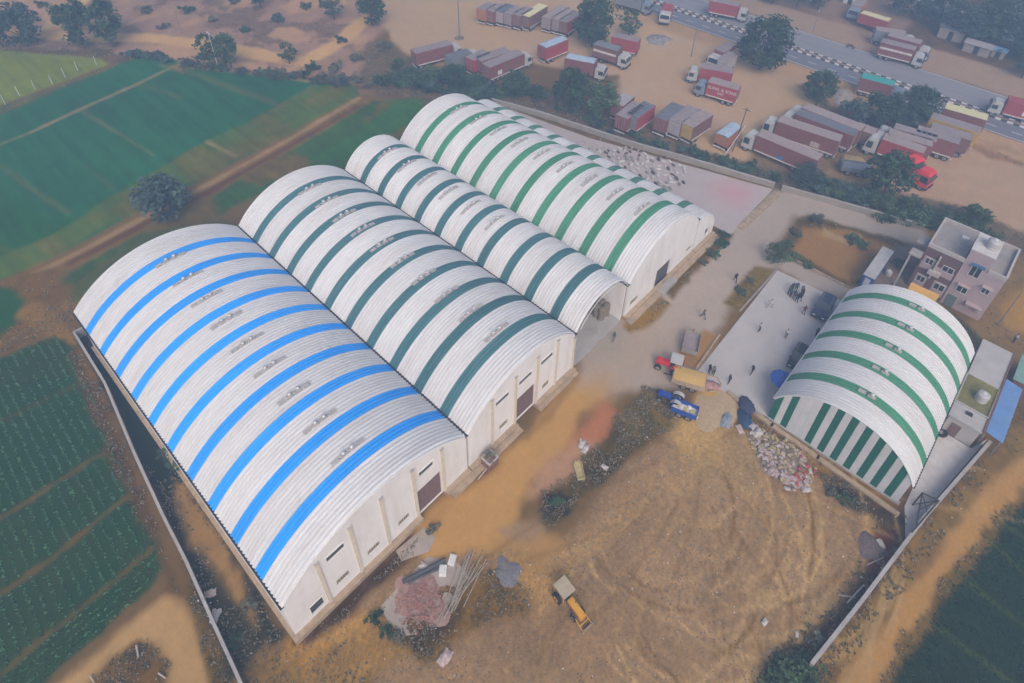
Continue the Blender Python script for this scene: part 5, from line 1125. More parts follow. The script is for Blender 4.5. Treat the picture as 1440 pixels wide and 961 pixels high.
def tree_meshes(seed, R, H, base, n, per, size, taper=0.0, trunk_r=.22):
    cs = crown_centres(seed, R, H, base, n, taper); cb = MB(); leaf_cloud(cb, seed+1, cs, per, size, .8)
    crown = cb.mesh('crown', [M_leaf[0]])
    tb = MB(); tb.tube((0,0,-.2),(.1,.05,base*1.1),trunk_r,trunk_r*.7,8); tb.tube((.1,.05,base*1.1),(0,0,H*.75),trunk_r*.7,trunk_r*.25,7)
    for c in cs[::max(1,len(cs)//9)]: tb.tube((.08,.04,base*.9+.2*c[2]*.3),(c[0]*.85,c[1]*.85,c[2]),trunk_r*.38,trunk_r*.1,6)
    return crown, tb.mesh('trunk', [M_bark])
TREES = {'round': tree_meshes(1, 3.4, 7.0, 1.6, 46, 40, .30), 'tall': tree_meshes(2, 2.7, 10.5, 1.4, 54, 38, .30, .45),
         'broad': tree_meshes(3, 4.2, 7.5, 1.8, 60, 40, .32), 'loose': tree_meshes(4, 2.6, 6.0, 1.5, 30, 30, .28), 'fine': tree_meshes(5, 3.2, 5.8, 1.0, 70, 36, .17)}
def tree(label, p, kind='round', s=1.0, leaf=0, sz=None, rz=None, group=None):
    t = thing('tree', label, 'tree', (*p,0), RND.uniform(0,6.28) if rz is None else rz, group)
    c, k = TREES[kind]; o = place('crown', c, t); place('trunk', k, t); t.scale = (s, s, sz or s)
    o.material_slots[0].link = 'OBJECT'; o.material_slots[0].material = M_leaf[leaf]
    return t
tree('lone rounded blue green tree in the field behind the blue striped warehouse', (18.97,86.13), 'round', 1.22, 4, 1.0)
tree('big round tree between the truck lot and the highway median', (123.74,44.22), 'broad', 1.4, 0)
tree('small round tree beside the red tractor heads', (97.95,10.88), 'round', 1.15, 0)
tree('left darker tree of the pair at the back compound wall', (83.40,62.06), 'round', 1.15, 0, 1.2)
tree('right olive tinted tree of the pair at the back compound wall', (85.98,56.63), 'round', 1.05, 1, 1.0)
tree('tall tree standing among the lot trucks near the highway', (107.50,75.27), 'broad', 1.15, 0, 1.35)
tree('smaller tree beside the poles above the red trailer', (117.21,72.35), 'loose', 1.0, 0)
tree('tall dense tree at the far left behind the yellow green field', (35.95,147.74), 'tall', 1.4, 0)
tree('broad dense tree left of the tallest tree at the far left', (31.80,151.95), 'round', 1.3, 0, 1.45)
tree('dark tree at the left edge behind the yellow green field', (23.31,160.54), 'round', 1.35, 4, 1.3)
tree('dark tree cut off by the left edge of the picture', (19.81,164.09), 'round', 1.0, 4, 1.0)
tree('thin dark tree left of the white pole at the field end', (45.89,124.70), 'loose', .95, 0, 1.15)
tree('bushy tree right of the white pole at the field end', (48.63,121.49), 'round', .72, 0, 1.05)
tree('small round tree where the pale track meets the field edge', (57.70,114.84), 'loose', .75, 0)
tree('small tree beside the bend of the pale track near the top', (80.71,117.50), 'round', 1.05, 0)
tree('small blue grey tree at the top edge among the arid ground', (76.49,126.06), 'loose', .9, 4)
tree('dim tree at the top edge left of the pale track bend', (68.16,143.45), 'loose', 1.1, 4)
tree('slim tree at the left end of the belt behind the green warehouse', (69.24,93.87), 'loose', .7, 0)
tree('tree in the belt directly behind the top of the green warehouse', (73.99,82.71), 'round', .75, 0)
tree('tree between the compound wall and the maroon truck with white panel', (80.12,72.65), 'round', .8, 0)
tree('spreading tree beside the rubble heap by the highway', (118.28,29.92), 'round', 1.0, 0, .95)
tree('left part of the dark grove between the two truck groups', (116.02,22.74), 'round', .85, 4, .7)
tree('middle tree of the dark grove between the two truck groups', (119.23,18.44), 'round', 1.15, 0, .9)
tree('right tree of the dark grove below the teal roofed truck', (124.87,14.67), 'broad', .95, 0, .85)
tree('lowest tree of the dark grove near the white cabs', (118.04,15.08), 'round', .7, 4, .7)
for k, (px_y, kd, s, lf, lb) in enumerate([((172.51,32.82),'round',1.1,4,'leftmost dark tree of the wood beyond the highway'), ((172.49,28.29),'loose',1.1,4,'thin tree beside the lilac box truck beyond the highway'), ((171.04,23.19),'round',1.2,4,'dim tree in front of the tin huts beyond the highway'),
        ((168.29,17.67),'broad',1.0,4,'broad tree over the grey hut beyond the highway'), ((170.48,13.46),'broad',1.25,0,'big dark tree in the middle of the wood at the top right'), ((170.49,8.57),'broad',1.3,4,'big blue grey tree near the top right corner'),
        ((166.71,4.05),'broad',1.1,0,'dark tree cut off by the right edge near the top'), ((186.49,14.19),'broad',1.3,4,'far tree behind the yellow edged trailer at the top right'), ((190.53,10.12),'broad',1.3,0,'far dark tree in the extreme top right corner'),
        ((159.99,52.47),'loose',1.2,4,'thin dim tree at the top edge above the highway'), ((162.06,48.00),'round',.9,4,'low dim tree at the top edge beside the parked lorry'), ((157.25,57.65),'loose',1.1,4,'scraggy tree at the top edge left of the dim ones'),
        ((158.29,3.93),'loose',.9,0,'thin tree on the far verge near the right edge')]):
    tree(lb, px_y, kd, s, lf)
tree('small clipped round tree at the corner of the lane by the brown plot', (72.79,16.93), 'fine', .52, 1, .62)
tree('bush like green tree behind the back yard wall near the narrow lane', (92.64,20.98), 'fine', .95, 4, .65)
tree('low leafy tree right of the house terrace at the lane side', (99.78,-0.99), 'round', .7, 1, .55)
# bushes: three kinds of mesh, copied
def bush_mesh(seed, n, per, size):
    q = random.Random(seed); mb = MB()
    cs = [(q.gauss(0,.42), q.gauss(0,.42), q.uniform(.15,.85), q.uniform(.28,.45)) for k in range(n)]
    leaf_cloud(mb, seed, cs, per, size, .85); return mb.mesh('bush', [M_leaf[0]])
BUSH = [bush_mesh(21,14,34,.13), bush_mesh(22,18,30,.12), bush_mesh(23,10,40,.14)]
def bush(p, s, leaf, label, group, sz=None):
    o = place('bush', BUSH[RND.randrange(3)], None, (*p,-.05), RND.uniform(0,6.28)); o.scale = (s, s, sz or s*.9)
    o.material_slots[0].link = 'OBJECT'; o.material_slots[0].material = M_leaf[leaf]
    return tag(o, label, 'bush', group)
ORD = 'first second third fourth fifth sixth seventh eighth ninth tenth eleventh twelfth thirteenth fourteenth fifteenth sixteenth seventeenth eighteenth nineteenth twentieth'.split()+['twenty first','twenty second','twenty third']
def bush_line(pts, n, s0, s1, leaves, label, group, jit=.8):
    D = [0]
    for a, b in zip(pts[:-1], pts[1:]): D.append(D[-1]+math.dist(a, b))
    for k in range(n):
        d = D[-1]*(k+RND.uniform(.1,.9))/n
        for i in range(len(pts)-1):
            if D[i] <= d <= D[i+1]:
                f = (d-D[i])/(D[i+1]-D[i]); x = pts[i][0]+(pts[i+1][0]-pts[i][0])*f; y = pts[i][1]+(pts[i+1][1]-pts[i][1])*f
                bush((x+RND.uniform(-jit,jit), y+RND.uniform(-jit,jit)), RND.uniform(s0,s1), RND.choice(leaves), ORD[k]+' bush from the left '+label, group); break
bush_line([(66.6,94.1),(71.2,87.9),(74.8,79.6),(77.5,74.6)], 20, 1.6, 2.8, [0,0,4], 'in the dark belt behind the green warehouse', 'bushes in the belt behind the green warehouse', 1.8)
bush_line([(71.2,94.3),(76.2,85.1),(79.8,76.8),(84.3,69.8)], 16, 1.4, 2.4, [0,4,1], 'between the compound wall and the maroon trucks', 'bushes below the maroon trucks', 1.8)
bush_line([(83.1,68.8),(82.9,56.7),(84.9,47.3),(87.8,37.1)], 14, .9, 1.7, [0,2,4], 'along the outside of the back compound wall', 'scrubby bushes along the back compound wall')
bush_line([(87.8,37.1),(89.1,30.6),(91.0,25.3)], 9, .9, 1.6, [0,2,4], 'between the wooden pole and the drain head', 'bushes between the pole and the drain')
bush_line([(93.5,19.3),(94.8,14.1),(96.6,9.3)], 14, 1.5, 2.4, [0,1,4], 'in the hedge above the lane left of the house', 'hedge bushes above the lane')
bush_line([(94.1,9.6),(96.8,5.3),(98.1,1.7),(99.2,-3.3)], 18, 1.5, 2.5, [0,1], 'in the hedge behind the house', 'hedge bushes behind the house', 1.2)
bush_line([(42.8,129.1),(49.1,118.5),(57.1,105.5),(63.5,95.7)], 22, .9, 1.9, [0,2,4], 'along the far edge of the blue green field', 'bushes along the far field edge')
bush_line([(36.2,141.1),(38.4,137.9),(41.4,133.1)], 6, 1.0, 1.8, [0,4], 'between the tallest far left tree and the field corner', 'bushes at the field corner')
for (x, y), s in zip([(26.5,179.7),(32.6,180.3),(47.2,149.1),(55.0,153.3),(56.8,144.8),(59.0,134.7),(48.1,160.2),(66.9,134.6),(75.5,136.1),(78.9,133.8),(43.4,170.6),(59.7,109.4),(62.3,105.8),(68.1,106.5),(70.8,115.3),(75.2,106.1),(65.2,150.6)], [2,1.6,1.4,1.8,1.5,1.3,1.6,1.8,1.5,1.7,1.4,1.6,1.8,1.6,1.5,1.9,1.5]):
    bush((x, y), s, RND.choice([0,2,4]), 'dim scrub bush scattered over the arid ground at the upper left', 'scrub bushes on the arid ground')
for (x, y), s, lf, lb in zip([(64.6,17.5),(67.2,17.4),(74.8,16.0),(80.7,17.1),(85.7,16.0),(75.7,14.9),(75.4,13.1),(85.0,10.4),(84.8,9.1),(84.6,4.2),(77.7,17.0),(70.9,24.0),(68.2,23.7),(65.9,23.8),(72.9,24.5)], [1.0,.7,.9,1.1,1.2,1.0,.8,1.2,1.0,1.0,.8,1.2,1.0,.7,.9], [1,2,1,2,2,1,1,1,1,0,1,0,0,2,0],
        ['green bush on the verge strip above the court','pale weedy bush at the upper end of the verge strip','green bush at the left corner of the brown plot','weedy bush on the left bank of the brown plot','dry bush on the top bank of the brown plot','green bush on the near bank of the brown plot','small green bush on the near bank of the brown plot','leafy bush at the far corner of the brown plot','second leafy bush at the far corner of the brown plot','bush between the blue walled cabin and the house','small bush by the clipped round tree',
         'dark green shrub at the right end of the green warehouse ledge','second dark shrub at the green warehouse ledge','dry shrub in front of the green warehouse ledge','shrub at the corner of the lean-to']):
    bush((x, y), s, lf, lb, None)
for (x, y), s, lf, lb in zip([(28.6,-5.0),(29.8,-5.8),(28.0,-5.0),(29.9,-6.5),(28.1,-5.8),(32.7,-6.2),(27.4,-4.6),(46.6,-3.1),(46.2,-2.0),(26.6,17.7),(24.8,17.3),(8.2,22.4),(8.3,21.0),(8.6,19.9),(16.5,24.5),(2.7,48.3),(2.5,50.2),(1.4,31.3),(-0.9,29.8)], [1.7,1.5,1.0,1.3,1.6,1.0,1.2,.9,.7,.8,.6,.8,.7,.6,.7,1.0,.8,.8,.7],
        [0,0,3,0,1,2,0,1,2,0,2,0,0,2,2,0,4,2,0],
        ['big dark bush at the bottom edge by the right boundary wall','dark bush against the lower end of the right boundary wall','yellow green bush at the bottom edge among dark bushes','bush at the foot of the right boundary wall near the bottom edge','mid green bush cut off by the bottom edge','dry bush inside the right boundary wall','left bush of the clump at the bottom edge','green weed clump near the striped gable','dry weed clump near the striped gable','dark weeds between the road and the yard','dry weeds at the lower end of the scrub patch','dark weeds at the left corner of the concrete pad','low weeds at the lower corner of the concrete pad','dry weeds below the concrete pad','weeds at the corner of the small concrete pad','leafy weeds between the boundary wall and the blue warehouse','blue green weeds inside the left boundary wall','dry weeds at the front corner of the blue warehouse','dark weeds along the lower left boundary wall']):
    bush((x, y), s, lf, lb, None)
# ---------------------------------------------------------------- scrub tufts, crop rows, loose litter (nobody could count these)
def tufts(name, label, cat, pts, mats, hmin, hmax, w, blades=3, seed=0):
    q = random.Random(seed); mb = MB()
    for (x, y, z, m) in pts:
        for b in range(blades):
            a = q.uniform(0, 6.28); h = q.uniform(hmin, hmax); ww = w*q.uniform(.6,1.3); lx, ly = q.uniform(-.5,.5)*h*1.2, q.uniform(-.5,.5)*h*1.2
            ox, oy = q.uniform(-w,w), q.uniform(-w,w); cx, cy = math.cos(a)*ww, math.sin(a)*ww
            mb.add([(x+ox-cx,y+oy-cy,z-.03),(x+ox+cx,y+oy+cy,z-.03),(x+ox+cx*.5+lx,y+oy+cy*.5+ly,z+h),(x+ox-cx*.5+lx,y+oy-cy*.5+ly,z+h*.9)], [(0,1,2,3)], m)
    return tag(mb.build(name, mats), label, cat, kind='stuff')
q = random.Random(77); pts = []
while len(pts) < 15000:
    x, y = (q.uniform(-12,58), q.uniform(-18,80)) if q.random() < .62 else (q.uniform(-10,125), q.uniform(-16,175))
    z, s, r = soil_at(x, y)
    if s > .2 and q.random() < s*.8 and not (2.5 < x < 73.5 and 25 < y < 71) and not (49 < x < 72 and -7.5 < y < 7) and vnoise(np.array(x*.6), np.array(y*.6), 33) > .3:
        pts.append((x, y, float(z), q.choice([0,0,1,1,2])))
tufts('scrub_grass', 'dry and green scrub grass over the waste ground, banks and verges', 'scrub', pts, [mat('dry_straw_scrub',(.34,.285,.20),.95,.3,2), mat('dull_green_scrub',(.15,.155,.095),.9,.4,2), mat('grey_weed',(.24,.22,.18),.95,.3,2)], .05, .19, .06, 4, 5)
# crop rows in the ridged field: ridge by ridge plants
cr = []; fieldpts = F1
def inside(x, y, P):
    c = False
    for k in range(len(P)):
        ax, ay = P[k]; bx, by = P[(k+1) % len(P)]
        if (ay > y) != (by > y) and x < (bx-ax)*(y-ay)/(by-ay+1e-9)+ax: c = not c
    return c
b3 = [(-16.5,41.2),(-12.8,41.5),(-9.0,41.6),(-2.4,42.0)]; b2 = [(-16.2,48.6),(-13.2,47.9),(-9.4,47.8),(-1.9,48.6),(-1.2,47.6)]; b1 = [(-14.5,55.9),(-9.4,55.1),(-2.8,55.2),(-1.6,54.7)]
def line_y(P, x):
    P = sorted(P)
    for (ax, ay), (bx, by) in zip(P[:-1], P[1:]):
        if ax <= x <= bx: return ay+(by-ay)*(x-ax)/(bx-ax)
    return P[0][1] if x < P[0][0] else P[-1][1]
x = -26.0
while x < .3:
    y = 36.0
    while y < 76:
        xx = x+.02*(y-60)+q.uniform(-.07,.07)
        if inside(xx, y, F1) and line_y(b3, xx)+.15 < y and abs(y-line_y(b2, xx)) > .34 and abs(y-line_y(b1, xx)) > .36 and q.random() < .93*min(1, .35+1.6*float(vnoise(np.array(xx*.22), np.array(y*.22), 12))):
            cr.append((xx, y, float(soil_at(xx, y)[0]), q.choice([0,0,1])))
        y += .17
    x += .86
for j in range(16):
    x = -26.0
    while x < 0:
        y = line_y(b3, x)-.45-j*.62+q.uniform(-.06,.06)
        if inside(x, y, F1): cr.append((x, y, float(soil_at(x, y)[0]), q.choice([0,0,1])))
        x += .22
tufts('crop_rows', 'green crop plants in close ridged rows across the left field', 'crop', cr, [mat('crop_leaf_green',(.075,.195,.085),.7,.35,3), mat('pale_crop_leaf',(.085,.21,.095),.7,.35,3)], .06, .16, .11, 4, 9)
cr2 = []
while len(cr2) < 9000:
    x, y = q.uniform(30,75), q.uniform(-30,-8); z, s, r = soil_at(x, y)
    if r == 4 and s < .2: cr2.append((x, y, float(z), q.choice([0,0,1])))
tufts('field_crop', 'low even green crop in the lower right field', 'crop', cr2, [mat('deep_crop_green',(.018,.075,.034),.75,.3,3), mat('deep_crop_green_pale',(.028,.092,.042),.75,.3,3)], .05, .12, .10, 3, 10)
# loose clods over the bare yard
mb = MB(); k = 0
while k < 6500:
    x, y = q.uniform(0,60), q.uniform(-16,26); z, s, r = soil_at(x, y)
    if r != 7 or vnoise(np.array(x*.35), np.array(y*.35), 44) < q.uniform(.1,.75): k += .02; continue
    e = q.uniform(.05,.13); a = q.uniform(0,6.28); z = float(z)-.02; c_, s_ = math.cos(a)*e, math.sin(a)*e
    mb.add([(x+c_,y+s_,z),(x-s_*q.uniform(.7,1.3),y+c_,z),(x-c_,y-s_,z),(x+s_,y-c_*q.uniform(.7,1.3),z),(x+q.uniform(-.03,.03),y+q.uniform(-.03,.03),z+e*q.uniform(.4,.8))], [(0,1,4),(1,2,4),(2,3,4),(3,0,4)], q.choice([0,1,1,1,2])); k += 1
tag(mb.build('earth_clods', [mat('dark_clod_earth',(.15,.112,.08),.95,.25,3), mat('yard_clod_earth',(.22,.165,.12),.95,.25,3), mat('pale_clod_earth',(.29,.225,.17),.95,.25,3)]), 'loose clods of earth over the bare brown yard', 'clods', kind='stuff')
# flecks of litter and small stones
mb = MB(); k = 0
while k < 560:
    x, y = q.uniform(-8,60), q.uniform(-14,50); z, s, r = soil_at(x, y)
    if (r in (7,) and q.random() < .5 or s > .25) and not (2 < x < 73 and 24.6 < y < 71) and not (49 < x < 72 and -8 < y < 7):
        e = q.uniform(.03,.085); mb.rbx(x, y, float(z)+e*.2, e*q.uniform(1,2), e*q.uniform(1,1.6), e*.6, q.uniform(0,3), q.choice([0,2,2,1] if k % 3 else [0,2])); k += 1
tag(mb.build('litter_and_stones', [mat('pale_stone',(.46,.43,.40),.9,.2,3), mat('white_litter',(.66,.64,.65),.7,.1,3), mat('dark_clod',(.19,.145,.11),.95,.2,3)]), 'small stones, clods and litter flecks strewn over the yard', 'litter', kind='stuff')
AGX, AGY = 11.53,20.54; mb = MB(); k = 0
while k < 260:                                                  # aggregate heap on the pad
    x, y = q.gauss(AGX,1.2), q.gauss(AGY,1.2); r_ = math.hypot((x-AGX)/2.4,(y-AGY)/2.4)
    if r_ < 1.0: e = q.uniform(.06,.13); mb.rbx(x, y, .05+e*.3+.35*(1-r_), e*1.4, e, e*.8, q.uniform(0,3), q.choice([0,0,1])); k += 1
agg = tag(mb.build('aggregate_stones', [mat('red_aggregate',(.36,.155,.125),.95,.2,3), mat('dusty_red_aggregate',(.38,.21,.18),.95,.2,3)]), 'broken red brick aggregate spread on the concrete pad', 'rubble', kind='stuff')
# ---------------------------------------------------------------- heaps, sacks, rods
def heap(name, label, cat, p, r, h, m, seed=0, z=0):
    mb = MB(); n = 34; q_ = random.Random(seed); rings = [(1.0,-.12),(.86,.12),(.68,.42),(.48,.70),(.28,.90),(.10,1.0)]; ph = [q_.uniform(0,6.28) for _ in range(5)]
    vs = []; 
    for rr, hh in rings:
        for k in range(n):
            a = 2*math.pi*k/n; d = rr*(1+sum(.075*math.sin((m_+2)*a+ph[m_]) for m_ in range(5))+q_.uniform(-.04,.04)); vs.append((r[0]*d*math.cos(a), r[1]*d*math.sin(a), h*hh+q_.uniform(-.07,.07)*h-.03))
    fs = [(i*n+k,i*n+(k+1)%n,(i+1)*n+(k+1)%n,(i+1)*n+k) for i in range(5) for k in range(n)]+[tuple(range(5*n,6*n))]
    mb.add(vs, fs); return tag(mb.build(name, m, None, (*p,z), q_.uniform(0,3), smooth=True), label, cat)
heap('brick_dust_heap', 'low heap of red brick dust on the concrete pad', 'heap', (11.76,20.62), (2.2,2.7), .1, mat('red_brick_dust',(.35,.215,.185),.95,.2,1.5,bump=.4,dirt=((.36,.30,.26),1.0,.7)), 11, .05)
heap('grain_heap', 'low spread heap of golden husk between the tractors and the court', 'heap', (46.37,11.36), (3.4,2.8), .14, mat('golden_husk',(.45,.325,.195),.95,.15,3,bump=.3), 1)
heap('ash_heap', 'blue grey heap of gravel beside the brown yard', 'heap', (18.67,16.64), (1.5,1.3), .28, mat('blue_grey_gravel',(.17,.165,.185),.95,.3,5,bump=.4,dirt=((.28,.225,.18),1.0,.9)), 2)
heap('rubble_heap', 'dark rubble and ash heap inside the right boundary wall', 'heap', (43.79,-6.79), (1.3,1.7), .35, mat('dark_rubble',(.16,.12,.11),.95,.4,4,bump=.5), 4)
heap('rubble_heap', 'pale rubble and scrap heap in front of the teal roofed truck', 'heap', (125.00,27.53), (2.2,3.2), .8, mat('pale_rubble',(.34,.29,.26),.95,.4,2,bump=.5), 6)
heap('scrap_heap', 'grey scrap and rubble heap by the highway above the sandy lot', 'heap', (120.61,66.90), (2.6,3.4), .8, mat('grey_scrap',(.26,.24,.25),.95,.5,2,bump=.5), 7)
heap('sand_heap', 'tan husk heap between the flatbed trailer and the maroon row', 'heap', (105.14,17.41), (1.6,2.6), .7, mat('tan_husk',(.48,.33,.16),.95,.15,3), 8)
# empty sacks thrown on the heap by the striped gable
SK = []
for i in range(5):
    q_ = random.Random(40+i); mb = MB(); nx_, ny_ = 5, 4
    vs = [(-.42+.84*a/nx_+q_.uniform(-.06,.06), -.27+.54*b/ny_+q_.uniform(-.05,.05), .05+.14*math.sin(math.pi*a/nx_)*math.sin(math.pi*b/ny_)+q_.uniform(0,.09)) for a in range(nx_+1) for b in range(ny_+1)]
    vs += [(v[0], v[1], v[2]-.05) for v in vs]; o_ = (nx_+1)*(ny_+1); w_ = ny_+1
    fs = [(a*w_+b,(a+1)*w_+b,(a+1)*w_+b+1,a*w_+b+1) for a in range(nx_) for b in range(ny_)]
    fs += [tuple(o_+i_ for i_ in reversed(f)) for f in fs]
    mb.add(vs, fs); SK.append(mb.mesh('sack', [M_sign]))
SKM = {'pale pinkish': mat('pale_pink_sack',(.44,.34,.33),.85,.25,3), 'straw coloured': mat('straw_sack',(.42,.33,.18),.9,.2,3), 'whitish': mat('whitish_sack',(.47,.43,.42),.8,.2,3), 'crimson': mat('crimson_sack',(.42,.07,.09),.8,.2,3), 'dull brown': mat('dull_brown_sack',(.24,.18,.13),.9,.3,3)}
def sack(p, z, kind, label, group, s=1.0):
    o = place('sack', RND.choice(SK), None, (*p,z), RND.uniform(0,6.28)); o.rotation_euler = (RND.uniform(-.3,.3),RND.uniform(-.3,.3),RND.uniform(0,6.28)); o.scale = (s,s,s)
    o.material_slots[0].link = 'OBJECT'; o.material_slots[0].material = SKM[kind]; return tag(o, label, 'sack', group)
hc = [(46.3,6.3),(46.5,3.7),(46.5,1.4),(48.5,3.9)]
HP = [(46.4,7.3),(48.1,6.1),(48.6,3.5),(47.6,0.0),(45.3,-0.2),(43.9,1.0),(43.7,3.6),(44.7,5.6)]
k = 0; q = random.Random(15); xs_ = [p[0] for p in HP]; ys_ = [p[1] for p in HP]; cxh, cyh = sum(xs_)/len(xs_), sum(ys_)/len(ys_)
heap('earth_heap', 'low litter mound under the thrown sacks by the striped gable', 'heap', (cxh, cyh), (2.6,3.2), .25, mat('littered_earth',(.27,.21,.15),.95,.3,3,bump=.4), 9)
while k < 285:
    x, y = q.uniform(min(xs_),max(xs_)), q.uniform(min(ys_),max(ys_))
    if not inside(x, y, HP): continue
    rr = math.hypot(x-cxh, y-cyh); z = max(0, .25*(1-rr/3.4))+q.uniform(0,.10)
    f = (y-min(ys_))/(max(ys_)-min(ys_)); g_ = (x-min(xs_))/(max(xs_)-min(xs_))
    kind = 'crimson' if (f < .3 and q.random() < .22) else ('pale pinkish' if g_ < .45 and q.random() < .7 else q.choice(['straw coloured','straw coloured','straw coloured','dull brown','dull brown','whitish','pale pinkish']))
    sack((x, y), z, kind, kind+' empty sack on the heap below the striped gable', kind+' sacks on the heap', q.uniform(.38,.68)); k += 1
# bundles drying on the back yard
q = random.Random(19); YP = [(77.1,51.0),(81.5,48.0),(83.5,40.6),(83.0,36.9),(79.1,35.0),(75.4,36.8),(76.0,44.1)]; xs_ = [p[0] for p in YP]; ys_ = [p[1] for p in YP]; k = 0; used = []
BUN = []
for i in range(4): BUN.append(MB().blob((0,0,.28), (.75,.45,.38), 0, 60+i, 9, 6, .22).mesh('bundle', [M_sign]))
bm_ = {'pale grey': mat('pale_grey_bundle',(.55,.53,.52),.9,.2,3), 'dark brown': mat('dark_brown_bundle',(.11,.095,.085),.9,.3,3), 'dusty grey': mat('dusty_grey_bundle',(.28,.26,.25),.9,.25,3)}
while k < 80:
    x, y = q.uniform(min(xs_),max(xs_)), q.uniform(min(ys_),max(ys_))
    if not inside(x, y, YP) or any(math.hypot(x-a,y-b) < .78 for a, b in used):
        if q.random() < .002: used = used[5:]
        continue
    used.append((x,y)); c = q.choice(['pale grey','dark brown','dusty grey','pale grey','pale grey'])
    o = place('bundle', q.choice(BUN), None, (x,y,.05), q.gauss(.9,.5)); s = q.uniform(.5,.78); o.scale = (s,s*.8,s*.8); o.material_slots[0].link = 'OBJECT'; o.material_slots[0].material = bm_[c]
    tag(o, c+' bundle lying on the concrete back yard', 'bundle', c+' bundles on the back yard'); k += 1
mb = MB()
for i in range(260):
    x, y = 77.54,49.09; x += q.gauss(0,1.2); y += q.gauss(0,2.4); e = q.uniform(.06,.16); mb.rbx(x,y,.05+e*.3,e*1.6,e,e*.6,q.uniform(0,3),i % 3)
tag(mb.build('scattered_chips', [bm_['pale grey'], bm_['dusty grey'], SKM['pale pinkish']]), 'pale chips scattered on the back yard beside the lean-to', 'litter', kind='stuff')
# long rods and pipes by the pad
a0, a1 = [(11.7,18.6),(16.5,19.9)]
q = random.Random(23)
for k in range(15):
    o1 = q.uniform(-.2,2.2); a = (a0[0]+o1*.9+q.uniform(-.3,.5), a0[1]-o1*.35+q.uniform(-.6,.6), .12+q.uniform(0,.16)); b = (a1[0]+o1*.75+q.uniform(-.4,.4), a1[1]-o1*.3+q.uniform(-.8,1.2), .12+q.uniform(0,.16))
    tag(MB().tube(a, b, .045, .035, 6).build('bamboo_pole', mat('weathered_bamboo',(.36,.31,.26),.85,.2,3)), 'long weathered bamboo pole in the loose bundle beside the concrete pad', 'pole', 'bamboo poles beside the pad')
lg = thing('pipe', 'thick dark pipe lying along the upper edge of the concrete pad', 'pipe', (0,0,0))
p0, p1 = [(11.6,22.9),(15.5,21.5)]
MB().tube((*p0,.28),(*p1,.28),.2,.2,12).build('tube', mat('dark_grey_pipe',(.075,.075,.085),.7,.2,3), lg)
MB().tube((p0[0]+.3,p0[1]-.35,.2),(p1[0]-.2,p1[1]-.4,.2),.12,.12,10).build('tube', MATS['dark_grey_pipe'], lg)
def block(label, p, s, m, rz, cat='block', z=0):
    t = thing('block', label, cat, (*p,z), rz)
    MB().bx(-s[0]/2,s[0]/2,-s[1]/2,s[1]/2,0,s[2]).build('body', m, t); MB().bx(-s[0]/2+.08,s[0]/2-.08,-s[1]/2+.08,s[1]/2-.08,s[2]+.001,s[2]+.05).build('lid', M_sheetw, t)
block('upper of two white boxes beside the bamboo poles', (15.91,21.05), (.9,.6,.35), M_sign, .5, 'box'); block('lower of two white boxes beside the bamboo poles', (14.72,21.00), (.9,.65,.35), M_sign, .75, 'box')
for px_y, kd, lb, s in [((13.76,22.54),'whitish','whitish sack by the end of the dark pipe',1.1), ((10.41,16.00),'pale pinkish','pale pinkish sack alone on the lower yard',1.5), ((33.10,19.47),'whitish','upper white sack on the edge of the red stained patch',1.3), ((32.98,18.90),'whitish','lower white sack on the edge of the red stained patch',1.2), ((32.74,16.22),'whitish','white sack in the dark weeds',.9),
        ((-1.14,32.57),'whitish','white sack leaning on the left boundary wall',1.3), ((-0.58,34.54),'pale pinkish','pale sack beside the green one at the left boundary wall',1.2), ((46.26,8.11),'pale pinkish','pink sack at the edge of the husk heap',1.2), ((44.61,-7.29),'whitish','white sack on the rubble inside the right boundary wall',1.0), ((47.15,6.56),'whitish','white board like sack at the top of the sack heap',1.5), ((47.53,7.25),'whitish','white sack beside the blue tarp',1.4),
        ((44.76,0.06),'whitish','single white sack below the sack heap',1.2), ((43.62,1.48),'whitish','small white sack left of the one below the heap',.7), ((31.02,-2.23),'whitish','small white sack in the lower right of the yard',.7), ((32.06,-4.65),'whitish','tiny white sack near the bottom of the yard',.6)]:
    sack(px_y, .08, kd, lb, None, s)
# blue tarps
def tarp(label, p, r, h, m, seed):
    q_ = random.Random(seed); mb = MB(); n = 9
    vs = [(r[0]*(2*a/n-1), r[1]*(2*b/n-1), .04+max(0,h*(1-((2*a/n-1)**2+(2*b/n-1)**2)*.6))*q_.uniform(.6,1.1)) for a in range(n+1) for b in range(n+1)]
    vs = [(x+q_.uniform(-.12,.12)*r[0], y+q_.uniform(-.12,.12)*r[1], z) for x, y, z in vs]
    mb.add(vs, [(a*(n+1)+b,(a+1)*(n+1)+b,(a+1)*(n+1)+b+1,a*(n+1)+b+1) for a in range(n) for b in range(n)])
    return tag(mb.build('tarp', m, None, (*p,.0), q_.uniform(0,3), smooth=True), label, 'tarp')
tarp('dark navy tarp heap at the corner of the court', (49.39,8.96), (1.1,.8), .7, mat('navy_tarp',(.045,.05,.10),.6,.2,3), 1)
tarp('dark blue tarp below the navy one near the sack heap', (47.73,8.28), (.7,1.2), .6, mat('dark_blue_tarp',(.03,.06,.13),.6,.2,3), 2)
tarp('crumpled grey blue sheet lying on the husk heap', (46.25,9.72), (1.0,.5), .35, mat('grey_blue_sheet',(.26,.29,.34),.7,.2,3), 3)
tarp('red cloth heap at the court edge below the standing pair', (49.08,13.16), (.9,.6), .5, mat('red_pale_cloth',(.42,.24,.22),.8,.4,1.5), 4)
dm = thing('umbrella', 'large deep blue umbrella standing at the corner of the small warehouse', 'umbrella', (53.96,7.34,.07), 0)
mb = MB(); n = 10; R_ = 1.35
